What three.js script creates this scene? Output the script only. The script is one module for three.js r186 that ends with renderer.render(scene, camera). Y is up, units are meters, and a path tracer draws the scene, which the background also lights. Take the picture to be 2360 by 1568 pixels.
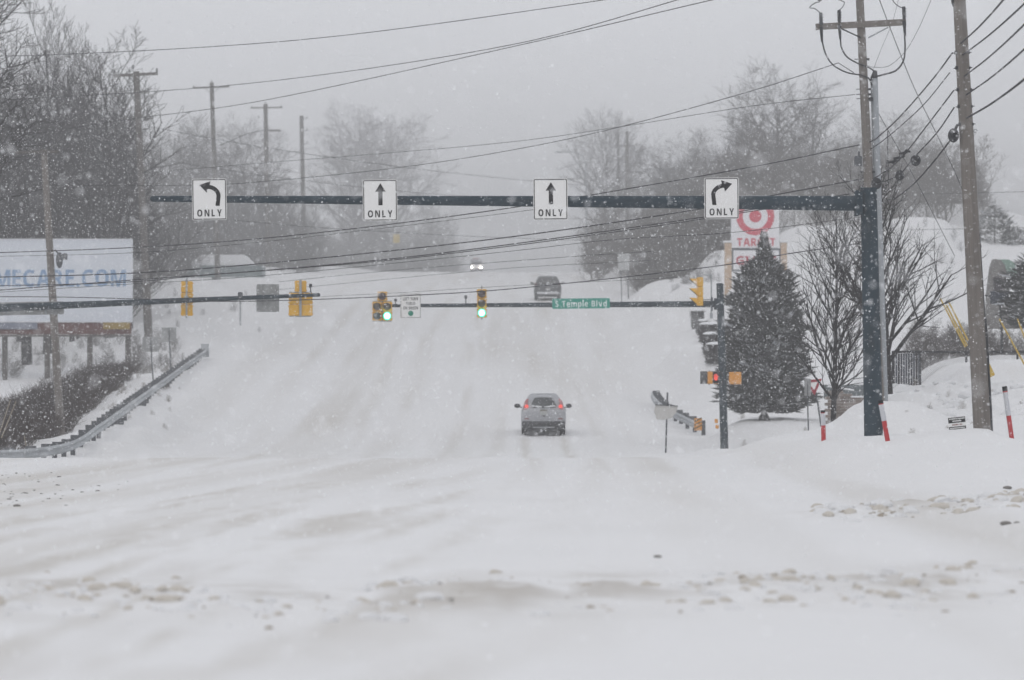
import * as THREE from 'three';
import { RoundedBoxGeometry } from 'three/addons/geometries/RoundedBoxGeometry.js';
import { mergeGeometries } from 'three/addons/utils/BufferGeometryUtils.js';
import { FontLoader } from 'three/addons/loaders/FontLoader.js';
import { TextGeometry } from 'three/addons/geometries/TextGeometry.js';

// ---------------------------------------------------------------- camera, sky, sun, exposure, haze
const V = (x, y, z) => new THREE.Vector3(x, y, z);
const scene = new THREE.Scene();
const F = 8846, CX = 1179.5, CY = 784, HOR = 900, EYE = 1.7;      // the photograph measured at 2359 x 1568: focal length, centre, horizon, eye height
const PITCH = Math.atan((HOR - CY) / F);
const camera = new THREE.PerspectiveCamera(2 * Math.atan(784 / F) * 180 / Math.PI, 1024 / 680, 1, 4000);
camera.position.set(0, EYE, 0);
camera.rotation.x = PITCH;
camera.focus = 88;
camera.userData.fStop = 2.1;
const SKY = 0.9, SUN = 0.5, FOG = 0.0019;
{
  const w = 64, h = 128, data = new Float32Array(w * h * 4);
  for (let j = 0; j < h; j++) for (let i = 0; i < w; i++) {
    const e = ((j + 0.5) / h - 0.5) * Math.PI, s = Math.max(0, Math.sin(e)), L = SKY * (1.08 - 0.22 * s), o = (j * w + i) * 4;
    data[o] = L * 0.958; data[o + 1] = L * 0.977; data[o + 2] = L * 1.03; data[o + 3] = 1;
  }
  const t = new THREE.DataTexture(data, w, h, THREE.RGBAFormat, THREE.FloatType);
  t.mapping = THREE.EquirectangularReflectionMapping; t.magFilter = THREE.LinearFilter; t.needsUpdate = true;
  scene.background = t; scene.environment = t;
}
const sun = new THREE.DirectionalLight(0xfff6ec, SUN);
sun.position.set(-60, 150, 20); sun.target.position.set(0, 0, -130); scene.add(sun, sun.target);
sun.castShadow = true; sun.shadow.radius = 90; sun.shadow.mapSize.set(2048, 2048);
Object.assign(sun.shadow.camera, { left: -120, right: 120, top: 120, bottom: -120, far: 500 });
scene.fog = new THREE.FogExp2(new THREE.Color(0.985, 0.99, 1.0), FOG);
const renderer = new THREE.WebGLRenderer({ antialias: true });
renderer.setSize(1024, 680);
renderer.toneMapping = THREE.LinearToneMapping;
renderer.toneMappingExposure = 1.13;
renderer.shadowMap.enabled = true;

// ---------------------------------------------------------------- helpers
function rng(seed) { let a = seed >>> 0; return () => { a = (a + 0x6D2B79F5) | 0; let t = Math.imul(a ^ (a >>> 15), 1 | a); t = (t + Math.imul(t ^ (t >>> 7), 61 | t)) ^ t; return ((t ^ (t >>> 14)) >>> 0) / 4294967296; }; }
const clamp = (x, a = 0, b = 1) => Math.min(b, Math.max(a, x));
const sstep = (a, b, x) => { const t = clamp((x - a) / (b - a)); return t * t * (3 - 2 * t); };
const lerp = (a, b, t) => a + (b - a) * t;
function hash2(i, j) { let h = Math.imul(i, 374761393) ^ Math.imul(j, 668265263); h = Math.imul(h ^ (h >>> 13), 1274126177); return ((h ^ (h >>> 16)) >>> 0) / 4294967296; }
function vnoise(x, y) { const i = Math.floor(x), j = Math.floor(y), u = x - i, v = y - j, a = u * u * (3 - 2 * u), b = v * v * (3 - 2 * v); return lerp(lerp(hash2(i, j), hash2(i + 1, j), a), lerp(hash2(i, j + 1), hash2(i + 1, j + 1), a), b); }
function fbm(x, y, o = 4) { let s = 0, a = 0.5; for (let k = 0; k < o; k++) { s += a * vnoise(x, y); x = x * 2.03 + 17.1; y = y * 2.03 + 5.7; a *= 0.5; } return s / (1 - Math.pow(0.5, o)); }
// the point at a depth of d metres that the photograph shows at (px, py)
function P(px, py, d) {
  const a = (px - CX) / F, b = (CY - py) / F, c = Math.cos(PITCH), s = Math.sin(PITCH);
  const y = b * c + s, z = b * s - c, k = d / -z;
  return V(a * k, EYE + y * k, -d);
}
const names = new Map();
function numbered(n) { const k = names.get(n) ?? 0; names.set(n, k + 1); return k ? n + '_' + String(k).padStart(3, '0') : n; }
function tag(o, label, category, group, kind) {
  if (label) o.userData.label = label;
  if (category) o.userData.category = category;
  if (group) o.userData.group = group;
  if (kind) o.userData.kind = kind;
  return o;
}
function thing(name, label, category, pos = V(0, 0, 0), turn = 0, group) {
  const o = new THREE.Group(); o.name = numbered(name); o.position.copy(pos); o.rotation.y = turn;
  scene.add(o); return tag(o, label, category, group);
}
function merged(g) {
  if (!Array.isArray(g)) return g;
  if (g.length === 1) return g[0];
  return mergeGeometries(g.map((x) => { const q = x.index ? x.toNonIndexed() : x; for (const k of Object.keys(q.attributes)) if (!['position', 'normal', 'uv'].includes(k)) q.deleteAttribute(k); return q; }));
}
function part(parent, name, geo, mat, label) {
  const m = new THREE.Mesh(merged(geo), mat); m.name = name; m.castShadow = m.receiveShadow = true; parent.add(m);
  if (label) m.userData.label = label;
  return m;
}
function solo(name, geo, mat, label, category, group, kind) {
  const m = new THREE.Mesh(merged(geo), mat); m.name = numbered(name); m.castShadow = m.receiveShadow = true; scene.add(m);
  return tag(m, label, category, group, kind);
}
// a cylinder from a to b with texture coordinates in metres
function rod(a, b, r0, r1 = r0, seg = 10, open = false) {
  const d = b.clone().sub(a), L = d.length(), g = new THREE.CylinderGeometry(r1, r0, L, seg, Math.max(1, Math.ceil(L / 1.5)), open), uv = g.attributes.uv;
  for (let i = 0; i < uv.count; i++) uv.setXY(i, uv.getX(i) * 6.283 * r0, uv.getY(i) * L);
  g.translate(0, L / 2, 0);
  g.applyQuaternion(new THREE.Quaternion().setFromUnitVectors(V(0, 1, 0), d.normalize()));
  return g.translate(a.x, a.y, a.z);
}
function box(w, h, d, x = 0, y = 0, z = 0, r = 0) { const g = r ? new RoundedBoxGeometry(w, h, d, 2, Math.min(r, w / 2.1, h / 2.1, d / 2.1)) : new THREE.BoxGeometry(w, h, d); return g.translate(x, y, z); }
function rotY(g, a) { return g.rotateY(a); }
function sheet(shape, depth, bevel = 0) { return new THREE.ExtrudeGeometry(shape, { depth, bevelEnabled: bevel > 0, bevelSize: bevel, bevelThickness: bevel, bevelSegments: 1, curveSegments: 10 }); }
function roundRect(w, h, r) {
  const s = new THREE.Shape(), x = -w / 2, y = -h / 2;
  s.moveTo(x + r, y); s.lineTo(x + w - r, y); s.absarc(x + w - r, y + r, r, -Math.PI / 2, 0); s.lineTo(x + w, y + h - r); s.absarc(x + w - r, y + h - r, r, 0, Math.PI / 2);
  s.lineTo(x + r, y + h); s.absarc(x + r, y + h - r, r, Math.PI / 2, Math.PI); s.lineTo(x, y + r); s.absarc(x + r, y + r, r, Math.PI, Math.PI * 1.5); return s;
}
function poly(pts) { const s = new THREE.Shape(); pts.forEach(([x, y], i) => (i ? s.lineTo(x, y) : s.moveTo(x, y))); s.closePath(); return s; }
// collects thin tapered tubes into one geometry
class Tubes {
  constructor() { this.p = []; this.n = []; this.i = []; this.c = []; }
  tube(pts, rad, sides = 3, col) {
    const n0 = this.p.length / 3, T = V(), A = V(), B = V(), R = V();
    for (let k = 0; k < pts.length; k++) {
      T.copy(pts[Math.min(k + 1, pts.length - 1)]).sub(pts[Math.max(k - 1, 0)]).normalize();
      A.set(Math.abs(T.y) > 0.9 ? 1 : 0, Math.abs(T.y) > 0.9 ? 0 : 1, 0).cross(T).normalize(); B.crossVectors(T, A);
      for (let s = 0; s < sides; s++) {
        const a = s / sides * 6.2832;
        R.copy(A).multiplyScalar(Math.cos(a)).addScaledVector(B, Math.sin(a));
        this.p.push(pts[k].x + R.x * rad[k], pts[k].y + R.y * rad[k], pts[k].z + R.z * rad[k]); this.n.push(R.x, R.y, R.z);
        if (col) this.c.push(...col);
        if (k) { const b = n0 + (k - 1) * sides, t = (s + 1) % sides; this.i.push(b + s, b + t, b + sides + s, b + t, b + sides + t, b + sides + s); }
      }
    }
  }
  tri(a, b, c, col) {
    const n = b.clone().sub(a).cross(c.clone().sub(a)).normalize(), k = this.p.length / 3;
    for (const v of [a, b, c]) { this.p.push(v.x, v.y, v.z); this.n.push(n.x, n.y, n.z); if (col) this.c.push(...col); }
    this.i.push(k, k + 1, k + 2);
  }
  get geo() {
    const g = new THREE.BufferGeometry();
    g.setAttribute('position', new THREE.Float32BufferAttribute(this.p, 3)); g.setAttribute('normal', new THREE.Float32BufferAttribute(this.n, 3));
    g.setAttribute('uv', new THREE.Float32BufferAttribute(new Float32Array(this.p.length / 3 * 2), 2));
    if (this.c.length) g.setAttribute('color', new THREE.Float32BufferAttribute(this.c, 3));
    g.setIndex(this.i); return g;
  }
}
function texture(w, h, f, repeat, srgb = false) {
  const data = new Uint8Array(w * h * 4);
  for (let j = 0; j < h; j++) for (let i = 0; i < w; i++) { const c = f(i / w, j / h), o = (j * w + i) * 4; const [r, g, b] = Array.isArray(c) ? c : [c, c, c]; data[o] = clamp(r) * 255; data[o + 1] = clamp(g) * 255; data[o + 2] = clamp(b) * 255; data[o + 3] = 255; }
  const t = new THREE.DataTexture(data, w, h); t.wrapS = t.wrapT = THREE.RepeatWrapping; t.magFilter = THREE.LinearFilter; t.minFilter = THREE.LinearMipmapLinearFilter; t.generateMipmaps = true;
  if (srgb) t.colorSpace = THREE.SRGBColorSpace; if (repeat) t.repeat.set(...repeat); t.needsUpdate = true; return t;
}
const mat = (r, g, b, rough = 0.8, more = {}) => { const m = rough >= 0.7 ? new THREE.MeshPhysicalMaterial({ roughness: rough, specularIntensity: 0.2, ...more }) : new THREE.MeshStandardMaterial({ roughness: rough, ...more }); m.color.setRGB(r, g, b); return m; };
const per = (x, y, nx, ny) => { // noise that tiles over the unit square
  const a = fbm(x * nx, y * ny, 4), b = fbm((x - 1) * nx, y * ny, 4), c = fbm(x * nx, (y - 1) * ny, 4), d = fbm((x - 1) * nx, (y - 1) * ny, 4);
  return lerp(lerp(a, b, x), lerp(c, d, x), y);
};
const woodTex = texture(256, 512, (u, v) => { const g = per(u, v, 40, 3), k = per(u, v, 6, 2), c = 0.35 + 0.5 * g * (0.6 + 0.8 * k); return [c * 1.03, c * 0.99, c * 0.94]; }, [1 / 1.2, 1 / 4], false);
const woodBump = texture(256, 512, (u, v) => per(u, v, 60, 3), [1 / 1.2, 1 / 4]);
const steelTex = texture(256, 256, (u, v) => { const c = 0.62 + 0.55 * (per(u, v, 9, 3) - 0.5) + 0.25 * (per(u, v, 40, 40) - 0.5); return c; }, [1 / 1.3, 1 / 2.6]);
const galvTex = texture(256, 256, (u, v) => 0.65 + 0.6 * (per(u, v, 7, 7) - 0.5) + 0.3 * (per(u, v, 30, 30) - 0.5), [1, 1]);
const M = {
  wood: mat(0.26, 0.243, 0.232, 0.95, { map: woodTex, bumpMap: woodBump, bumpScale: 0.012 }),
  darkWood: mat(0.16, 0.15, 0.145, 0.95, { map: woodTex, bumpMap: woodBump, bumpScale: 0.012 }),
  teal: mat(0.033, 0.062, 0.084, 0.75, { map: steelTex }),
  tealFar: mat(0.036, 0.06, 0.078, 0.75, { map: steelTex }),
  galv: mat(0.48, 0.51, 0.54, 0.55, { map: galvTex, metalness: 0.3 }),
  galvDark: mat(0.13, 0.14, 0.155, 0.8, { map: galvTex }),
  conduit: mat(0.3, 0.32, 0.34, 0.7),
  wire: mat(0.035, 0.036, 0.04, 0.8),
  iron: mat(0.03, 0.032, 0.036, 0.7),
  signWhite: mat(0.76, 0.76, 0.75, 0.55),
  signBack: mat(0.4, 0.41, 0.41, 0.6, { map: galvTex }),
  black: mat(0.012, 0.012, 0.014, 0.9),
  green: mat(0.0, 0.25, 0.185, 0.5),
  yellow: mat(0.66, 0.36, 0.015, 0.5),
  orange: mat(0.66, 0.27, 0.02, 0.5),
  red: mat(0.42, 0.012, 0.018, 0.55),
  reflector: mat(0.5, 0.51, 0.54, 0.5),
  snow: mat(0.73, 0.74, 0.755, 0.9),
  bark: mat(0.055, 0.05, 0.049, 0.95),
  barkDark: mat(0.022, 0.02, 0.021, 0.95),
  barkHazed: mat(0.115, 0.112, 0.112, 0.95),  // bark for distant trees, lightened so that extra haze is put into its colour
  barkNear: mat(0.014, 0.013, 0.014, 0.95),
  rubber: mat(0.02, 0.02, 0.021, 0.9),
};

// ---------------------------------------------------------------- the ground
// road profile: height along the view axis
const PROF = [[-100, 0], [0, 0], [78, 0], [94, 0.03], [108, -0.25], [125, -0.55], [143, -0.55], [157, -0.08], [180, 1.25], [201, 2.75], [240, 5.6], [276, 8.3], [330, 11.1], [420, 14.6], [600, 20], [720, 22.6], [1000, 25], [2500, 26]];
function profile(d) {
  let k = 0; while (k < PROF.length - 2 && d > PROF[k + 1][0]) k++;
  const [x0, y0] = PROF[k], [x1, y1] = PROF[k + 1], t = clamp((d - x0) / (x1 - x0));
  const m = (i) => { const a = PROF[Math.max(0, i - 1)], b = PROF[Math.min(PROF.length - 1, i + 1)]; return (b[1] - a[1]) / (b[0] - a[0]); };
  const h = x1 - x0, t2 = t * t, t3 = t2 * t;
  return (2 * t3 - 3 * t2 + 1) * y0 + (t3 - 2 * t2 + t) * h * m(k) + (-2 * t3 + 3 * t2) * y1 + (t3 - t2) * h * m(k + 1);
}
// places where the photograph shows the foot of something: (px, py, depth)
const RAIL_LEFT = [[-500, 1083, 117], [-180, 1081, 118], [0, 1078, 119.5], [95, 1070, 122.5], [170, 1052, 128], [225, 1015, 134], [270, 982, 142], [320, 944, 155], [370, 906, 171], [420, 868, 187], [472, 830, 203]];
const RAIL_RIGHT = [[1606, 1003, 157.5], [1580, 990, 160], [1552, 976, 163.5], [1526, 960, 168], [1510, 944, 174], [1503, 930, 182]];
const FEET = [...RAIL_LEFT, ...RAIL_RIGHT,
  [2005, 1003, 85], [2263, 990, 80], [2332, 1024, 80], [2044, 1017, 98], [1897, 1014, 118], [1918, 984, 110], [2050, 914, 115], [2036, 926, 103], [1918, 1002, 98], [1918, 1014, 90], [1880, 1012, 100], [1850, 1004, 110], [1660, 1052, 122], [1640, 1054, 112], [1700, 1036, 132], [1660, 1041, 143], [1762, 966, 150], [1690, 918, 172], [1850, 905, 172], [2205, 1000, 95],
  [2100, 893, 118], [2230, 838, 121], [2359, 832, 121], [2359, 905, 112], [2359, 960, 95], [2150, 817, 160], [2308, 822, 140], [1740, 655, 225], [1640, 660, 240], [1560, 650, 262], [1470, 690, 276], [1680, 580, 262], [1900, 525, 262], [2140, 505, 255], [2262, 592, 250], [2359, 640, 235],
   [1540, 1044, 138], [1640, 790, 190], [1600, 752, 230], [2600, 930, 90], [3000, 1000, 70], [3000, 830, 130], [3000, 600, 260], [2700, 600, 260],
  [1450, 622, 360], [1800, 450, 330], [2100, 470, 330], [2600, 480, 340], [1560, 520, 350],
  [-900, 1088, 117], [20, 876, 200], [300, 848, 200], [-400, 876, 200], [150, 1012, 147], [20, 960, 160], [-400, 980, 150], [340, 788, 216], [500, 705, 253], [430, 720, 262], [612, 680, 300], [380, 645, 295], [430, 640, 340], [540, 640, 340],
  [100, 752, 240], [-200, 760, 240], [740, 636, 450], [600, 640, 420], [300, 640, 300], [0, 660, 300], [-500, 690, 300], [930, 632, 480], [-900, 760, 260],
].map(([x, y, d]) => { const p = P(x, y, d); return [p.x, d, p.y - profile(d)]; });
for (let d = -60; d < 760; d += d < 90 ? 12 : d < 300 ? 9 : 30) {
  for (const x of [-12, -9, -5.5, -2, 1.5, 4.5]) FEET.push([x, d, 0]);
  if (d < 84) for (const x of [-45, -28, -18]) FEET.push([x, d, 0]);
  if (d < 62) for (const x of [7.5, 11]) FEET.push([x, d, d > 45 ? 0.12 : 0.05]);
  if (d > 380) for (const x of [-60, -30, 30, 60]) FEET.push([x, d, Math.abs(x) * 0.03]);
}
const RX0 = -14.2, RX1 = 6.6;                                     // edges of the road
function lift(x, d) {
  let s = 0, w = 0;
  for (const [a, b, r] of FEET) { const u = (x - a) / 1, v = (d - b) / 3.2, q = u * u + v * v + 0.05, k = 1 / (q * q); s += k * r; w += k; }
  return s / w;
}
const ridge = (d, c, s) => Math.exp(-(((d - c) / s) ** 2));
// across-road coordinate that stays the same along a wheel track: straight up the hill, sweeping to the left before the junction
const track = (x, d) => x + 2.4 * fbm(d * 0.012, 3.3, 2) + 0.055 * Math.max(0, 92 - d) * sstep(5, -3, x);
// the two fresh ruts that the silver car leaves behind it
const carTrack = (x, d) => sstep(156.5, 152, d) * sstep(60, 110, d) * Math.max(Math.exp(-(((x - 0.51) / 0.17) ** 2)), Math.exp(-(((x - 2.05) / 0.17) ** 2)));
function wobble(x, d) {
  const near = sstep(110, 70, d), road = sstep(RX0 - 1.5, RX0 + 1.5, x) * sstep(RX1 + 1.5, RX1 - 1.5, x);
  let h = (fbm(x * 0.35, d * 0.2, 3) - 0.5) * lerp(0.16, 0.03, road) + (fbm(x * 1.6 + 9, d * 0.9, 3) - 0.5) * lerp(0.12, 0.018, road) + (fbm(x * 4 + 3, d * 2.1, 3) - 0.5) * lerp(0.05, 0.012, road) * sstep(140, 90, d);
  const ruts = (fbm(track(x, d) * 1.7, d * 0.03, 3) - 0.5);      // wheel tracks along the road
  h += ruts * 0.05 * lerp(0.35, 1, road);
  // the ploughed ridge that crosses the foreground and the spill along the right side
  const c = 31.2 + 0.8 * Math.sin(x * 0.9) + 1.6 * (fbm(x * 0.35, 7, 3) - 0.5) + 3.4 * sstep(2.6, 4.4, x), l = fbm(x * 2.4, d * 1.7, 4);
  const band = Math.exp(-(((d - c - 0.6) / 2.3) ** 2)) * sstep(-6.5, -3, x), crumble = fbm(x * 5.2, d * 2.4, 3);
  h += band * (0.1 * Math.max(0, l - 0.36) + 0.13 * Math.max(0, crumble - 0.42) + 0.01);
  const rr = Math.exp(-((((d - 53) - (x - 5) * 0.9) / 2.2) ** 2)) * sstep(3, 5.5, x) * sstep(14, 9, x);
  h += rr * (0.02 + 0.3 * Math.max(0, fbm(x * 3, d * 1.3, 4) - 0.4) + 0.12 * Math.max(0, fbm(x * 6, d * 3, 3) - 0.45));
  h -= carTrack(x, d) * 0.04;
  h += near * (fbm(x * 5, d * 3.2, 2) - 0.5) * 0.012;
  const pile = Math.exp(-(((x - 15) / 3.4) ** 2 + ((d - 110) / 8) ** 2));                // rough snow pile before the fence
  h += pile * 1.3 * (fbm(x * 1.7, d * 0.7, 4) - 0.45);
  return h;
}
const ground = (x, d) => profile(d) + lift(x, d) + wobble(x, d);
// the point of the ground that the photograph shows at (px, py), first hit along the sight line
function hit(px, py, d0 = 12, d1 = 900) {
  for (let d = d0; d < d1; d *= 1.002) { const p = P(px, py, d); if (p.y <= ground(p.x, d)) { p.y = ground(p.x, d); return p; } }
  return P(px, py, d1);
}
{
  const xs = [], ds = [];
  for (let x = -15; x > -420; x *= 1.022) xs.unshift(x);
  { const a = []; for (let x = -14.9; x < 15; x += 0.16) a.push(x); a.push(RX0, RX1); a.sort((p, q) => p - q); xs.push(...a); }
  for (let x = 15.1; x < 420; x *= 1.02) xs.push(x);
  for (let d = -80; d < 11; d += 6) ds.push(d);
  for (let d = 12; d < 760; d *= d > 24 && d < 60 ? 1.0036 : 1.0075) ds.push(d);
  for (let d = 770; d < 1250; d *= 1.05) ds.push(d);
  const nx = xs.length, nd = ds.length, Y = new Float64Array(nx * nd);
  for (let j = 0; j < nd; j++) for (let i = 0; i < nx; i++) Y[j * nx + i] = ground(xs[i], ds[j]);
  const shade = (x, d) => {                                         // how the snow is stained: sand and slush in the tracks and on the ploughed ridges
    const road = sstep(RX0 - 1, RX0 + 2, x) * sstep(RX1 + 1, RX1 - 2, x), warp = track(x, d);
    let slush = clamp((fbm(warp * 0.85, d * 0.014, 4) - 0.42) * 2.6) * (0.35 + 0.7 * sstep(0.35, 0.7, fbm(x * 0.5 + 8, d * 0.035, 3))) * road * 0.8;
    const lane = Math.max(...[-1.9, -4.3, -6.2, -8.4].map((q) => Math.exp(-(((track(x, d) - 1.2 - q) / 0.45) ** 2))));
    slush = Math.max(slush, lane * road * 0.5 * sstep(0.36, 0.7, fbm(x * 2, d * 0.06 + 2, 3)));
    slush = Math.max(slush, clamp((fbm(warp * 2.6 + 31, d * 0.1, 4) - 0.5) * 4) * sstep(2, -2, x) * sstep(95, 60, d) * road * 0.8);
    slush = Math.max(slush, carTrack(x, d) * 0.75);
    const c = 31.2 + 0.8 * Math.sin(x * 0.9) + 1.6 * (fbm(x * 0.35, 7, 3) - 0.5) + 3.4 * sstep(2.6, 4.4, x);
    const l = fbm(x * 2.4, d * 1.7, 4), l2 = fbm(x * 1.1 + 40, d * 0.5, 3);
    let dirt = ridge(d, c + 0.6, 2.7) * sstep(-6, -3.4, x) * clamp((l - 0.36) * 3.8) * (0.35 + 0.65 * sstep(0.35, 0.65, l2));
    dirt = Math.max(dirt, clamp((fbm(x * 1.3, d * 0.11 + 9, 4) - 0.56) * 5) * sstep(-0.5, -3, x) * sstep(-11, -6, x) * sstep(75, 40, d) * 0.34);
    dirt = Math.max(dirt, clamp((fbm(x * 4, d * 1.2 + 3, 4) - 0.6) * 6) * sstep(-8, -9, x) * sstep(75, 60, d) * sstep(30, 45, d) * 0.8);
    const rr = Math.exp(-((((d - 53) - (x - 5) * 0.9) / 2.4) ** 2)) * sstep(3, 5.5, x);
    dirt = Math.max(dirt, rr * clamp((fbm(x * 3, d * 1.3, 4) - 0.5) * 4) * 0.8);
    return [slush, clamp(dirt)];
  };
  const col = new Float32Array(nx * nd * 3);
  for (let j = 0; j < nd; j++) for (let i = 0; i < nx; i++) {
    const [s, q] = shade(xs[i], ds[j]), o = (j * nx + i) * 3, k = 0.03 * (fbm(xs[i] * 0.7, ds[j] * 0.3, 2) - 0.5);
    const c = [0.705, 0.707, 0.714].map((v, n) => lerp(lerp(v + k, [0.515, 0.495, 0.463][n], s), [0.3, 0.262, 0.212][n], q * 0.55));
    col.set(c, o);
  }
  const piece = (i0, i1) => {
    const w = i1 - i0 + 1, pos = new Float32Array(w * nd * 3), nor = new Float32Array(w * nd * 3), uv = new Float32Array(w * nd * 2), cc = new Float32Array(w * nd * 3), idx = [];
    for (let j = 0; j < nd; j++) for (let i = i0; i <= i1; i++) {
      const o = j * w + i - i0, y = Y[j * nx + i], a = Math.max(0, i - 1), b = Math.min(nx - 1, i + 1), e = Math.max(0, j - 1), f = Math.min(nd - 1, j + 1);
      pos.set([xs[i], y, -ds[j]], o * 3); uv.set([xs[i] / 3, ds[j] / 3], o * 2);
      const sx = (Y[j * nx + b] - Y[j * nx + a]) / (xs[b] - xs[a]), sd = (Y[f * nx + i] - Y[e * nx + i]) / (ds[f] - ds[e]), n = V(-sx, 1, sd).normalize();
      nor.set([n.x, n.y, n.z], o * 3); cc.set(col.subarray((j * nx + i) * 3, (j * nx + i) * 3 + 3), o * 3);
      if (j && i > i0) idx.push(o - 1, o - w - 1, o - w, o - 1, o - w, o);
    }
    const g = new THREE.BufferGeometry();
    for (const [k, a, n] of [['position', pos, 3], ['normal', nor, 3], ['uv', uv, 2], ['color', cc, 3]]) g.setAttribute(k, new THREE.BufferAttribute(a, n));
    // faces point up
    const fix = []; for (let k = 0; k < idx.length; k += 3) fix.push(idx[k], idx[k + 2], idx[k + 1]);
    g.setIndex(fix.length ? idx : fix); return g;
  };
  const bump = texture(256, 256, (u, v) => per(u, v, 22, 22), [1, 1]);
  const m = new THREE.MeshStandardMaterial({ vertexColors: true, roughness: 0.92, bumpMap: bump, bumpScale: 0.012 });
  const e0 = xs.indexOf(RX0), e1 = xs.indexOf(RX1);
  const road = new THREE.Mesh(piece(e0, e1), m); road.name = 'road'; tag(road, 'snow-covered road with faint wheel tracks climbing the hill', null, null, 'structure'); scene.add(road);
  const left = new THREE.Mesh(piece(0, e0), m); left.name = 'ground'; tag(left, 'deep snow on the side of the road with the billboard', null, null, 'structure'); scene.add(left);
  const right = new THREE.Mesh(piece(e1, nx - 1), m); right.name = 'ground_001'; tag(right, 'snow bank and snowy hill on the side of the road with the yield sign', null, null, 'structure'); scene.add(right);
  for (const o of [road, left, right]) o.receiveShadow = o.castShadow = true;
}
const foot = (x, d, sink = 0.25) => V(x, ground(x, d) - sink, -d);
const xAt = (px, d) => (px - CX) / F * d;

// ---------------------------------------------------------------- lettering
const bold = await new FontLoader().loadAsync('fonts/droid/droid_sans_bold.typeface.json');
const plain = await new FontLoader().loadAsync('fonts/droid/droid_sans_regular.typeface.json');
// the letters of a line, fitted to a width and a cap height, standing proud of z = 0
function letters(text, w, h, font = bold, depth = 0.004, gap = 0) {
  const out = []; let x = 0;
  for (const ch of text) {
    if (ch === ' ') { x += 45; continue; }
    const g = new TextGeometry(ch, { font, size: 100, depth: 1, curveSegments: 5, bevelEnabled: false }); g.computeBoundingBox();
    const b = g.boundingBox; g.translate(x - b.min.x, 0, 0); x += b.max.x - b.min.x + 14 + gap; out.push(g);
  }
  x -= 14 + gap;
  const cap = new TextGeometry('E', { font, size: 100, depth: 1 }); cap.computeBoundingBox(); const ch = cap.boundingBox.max.y;
  for (const g of out) { g.translate(-x / 2, -ch / 2, 0); g.scale(w / x, h / ch, depth); }
  return out;
}
function ringFrame(w, h, t, r, depth) { const s = roundRect(w, h, r); s.holes.push(roundRect(w - 2 * t, h - 2 * t, Math.max(0.004, r - t))); return sheet(s, depth); }

// ---------------------------------------------------------------- overhead lane signs on the near mast
{
  const d = 85, base = P(2012, 1004, d); base.y -= 0.5;
  const t = thing('sign_mast', 'thick dark steel mast with a long tapering arm carrying four lane signs', 'mast', base);
  const L = (px, py) => P(px, py, d).sub(base);
  part(t, 'pole', [rod(L(2014, 1040), L(2002, 437), 0.212, 0.178, 24), rod(L(2002, 437), L(2002, 433), 0.19, 0.185, 24), rod(L(1998.5, 452), L(1998.3, 482), 0.2, 0.2, 24)], M.teal);
  part(t, 'arm', [rod(L(1988, 469), L(352, 458.5), 0.168, 0.066, 18), new THREE.SphereGeometry(0.066, 10, 8).translate(...L(352, 458.5))], M.teal);
  part(t, 'clamp', [box(0.09, 0.5, 0.5, ...L(1981, 469)), box(0.05, 0.56, 0.56, ...L(1974, 469))], M.teal);
  part(t, 'hand_hole_cover', box(0.13, 0.24, 0.03, L(2010, 900).x, L(2010, 900).y, 0.2, 0.01), M.teal);
  const arrow = (kind) => {
    if (kind === 'up') return poly([[-0.046, -0.2], [0.046, -0.2], [0.046, 0.1], [0.115, 0.1], [0, 0.285], [-0.115, 0.1], [-0.046, 0.1]]);
    // a shaft that rises and bends over to the left
    const pts = [], rx = 0.26, ry = 0.3, cx = -0.06, cy = 0.0;
    pts.push([0.125, -0.22], [0.215, -0.22]);
    for (let k = 0; k <= 10; k++) { const a = k / 10 * 1.36; pts.push([cx + (rx + 0.04) * Math.cos(a), cy + (ry - 0.05) * Math.sin(a)]); }
    pts.push([0.018, 0.325], [-0.225, 0.245], [-0.065, 0.075], [-0.045, 0.158]);
    for (let k = 10; k >= 0; k--) { const a = k / 10 * 1.36; pts.push([cx + (rx - 0.05) * Math.cos(a), cy + (ry - 0.14) * Math.sin(a)]); }
    return poly(kind === 'left' ? pts : pts.map(([x, y]) => [-x, y]).reverse());
  };
  const lane = (px, py, kind, tilt, label) => {
    const s = thing('lane_sign', label, 'lane sign', P(px, py, d).add(V(0, 0, 0.24)), 0); s.rotation.z = tilt; s.rotation.y = kind === 'left' ? 0.06 : kind === 'right' ? -0.05 : 0.01;
    part(s, 'panel', sheet(roundRect(0.762, 0.914, 0.04), 0.006).translate(0, 0, -0.008), M.signWhite);
    part(s, 'border', ringFrame(0.735, 0.887, 0.017, 0.032, 0.003), M.black);
    part(s, 'arrow', sheet(arrow(kind), 0.003).translate(0.01, kind === 'up' ? 0.09 : 0.075, 0), M.black);
    for (const [i, g] of letters('ONLY', 0.54, 0.15, bold, 0.003, 26).entries()) part(s, 'letter', g.translate(0, -0.3, 0), M.black);
    part(s, 'bracket', [box(0.06, 0.8, 0.03, 0, 0, -0.028), box(0.1, 0.34, 0.06, 0, 0, -0.07)], M.galv);
    return s;
  };
  lane(483.5, 461, 'left', 0.016, 'white lane sign with a black arrow bending to the left');
  lane(876, 463, 'up', 0.01, 'straight-arrow ONLY sign just over the doghouse signal, second along the arm from its tip');
  lane(1268, 460.5, 'up', 0.008, 'straight-arrow ONLY sign above the dark truck, third along the arm from its tip');
  lane(1661.5, 458.5, 'right', 0.008, 'white lane sign with a black arrow bending to the right');
}

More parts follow.
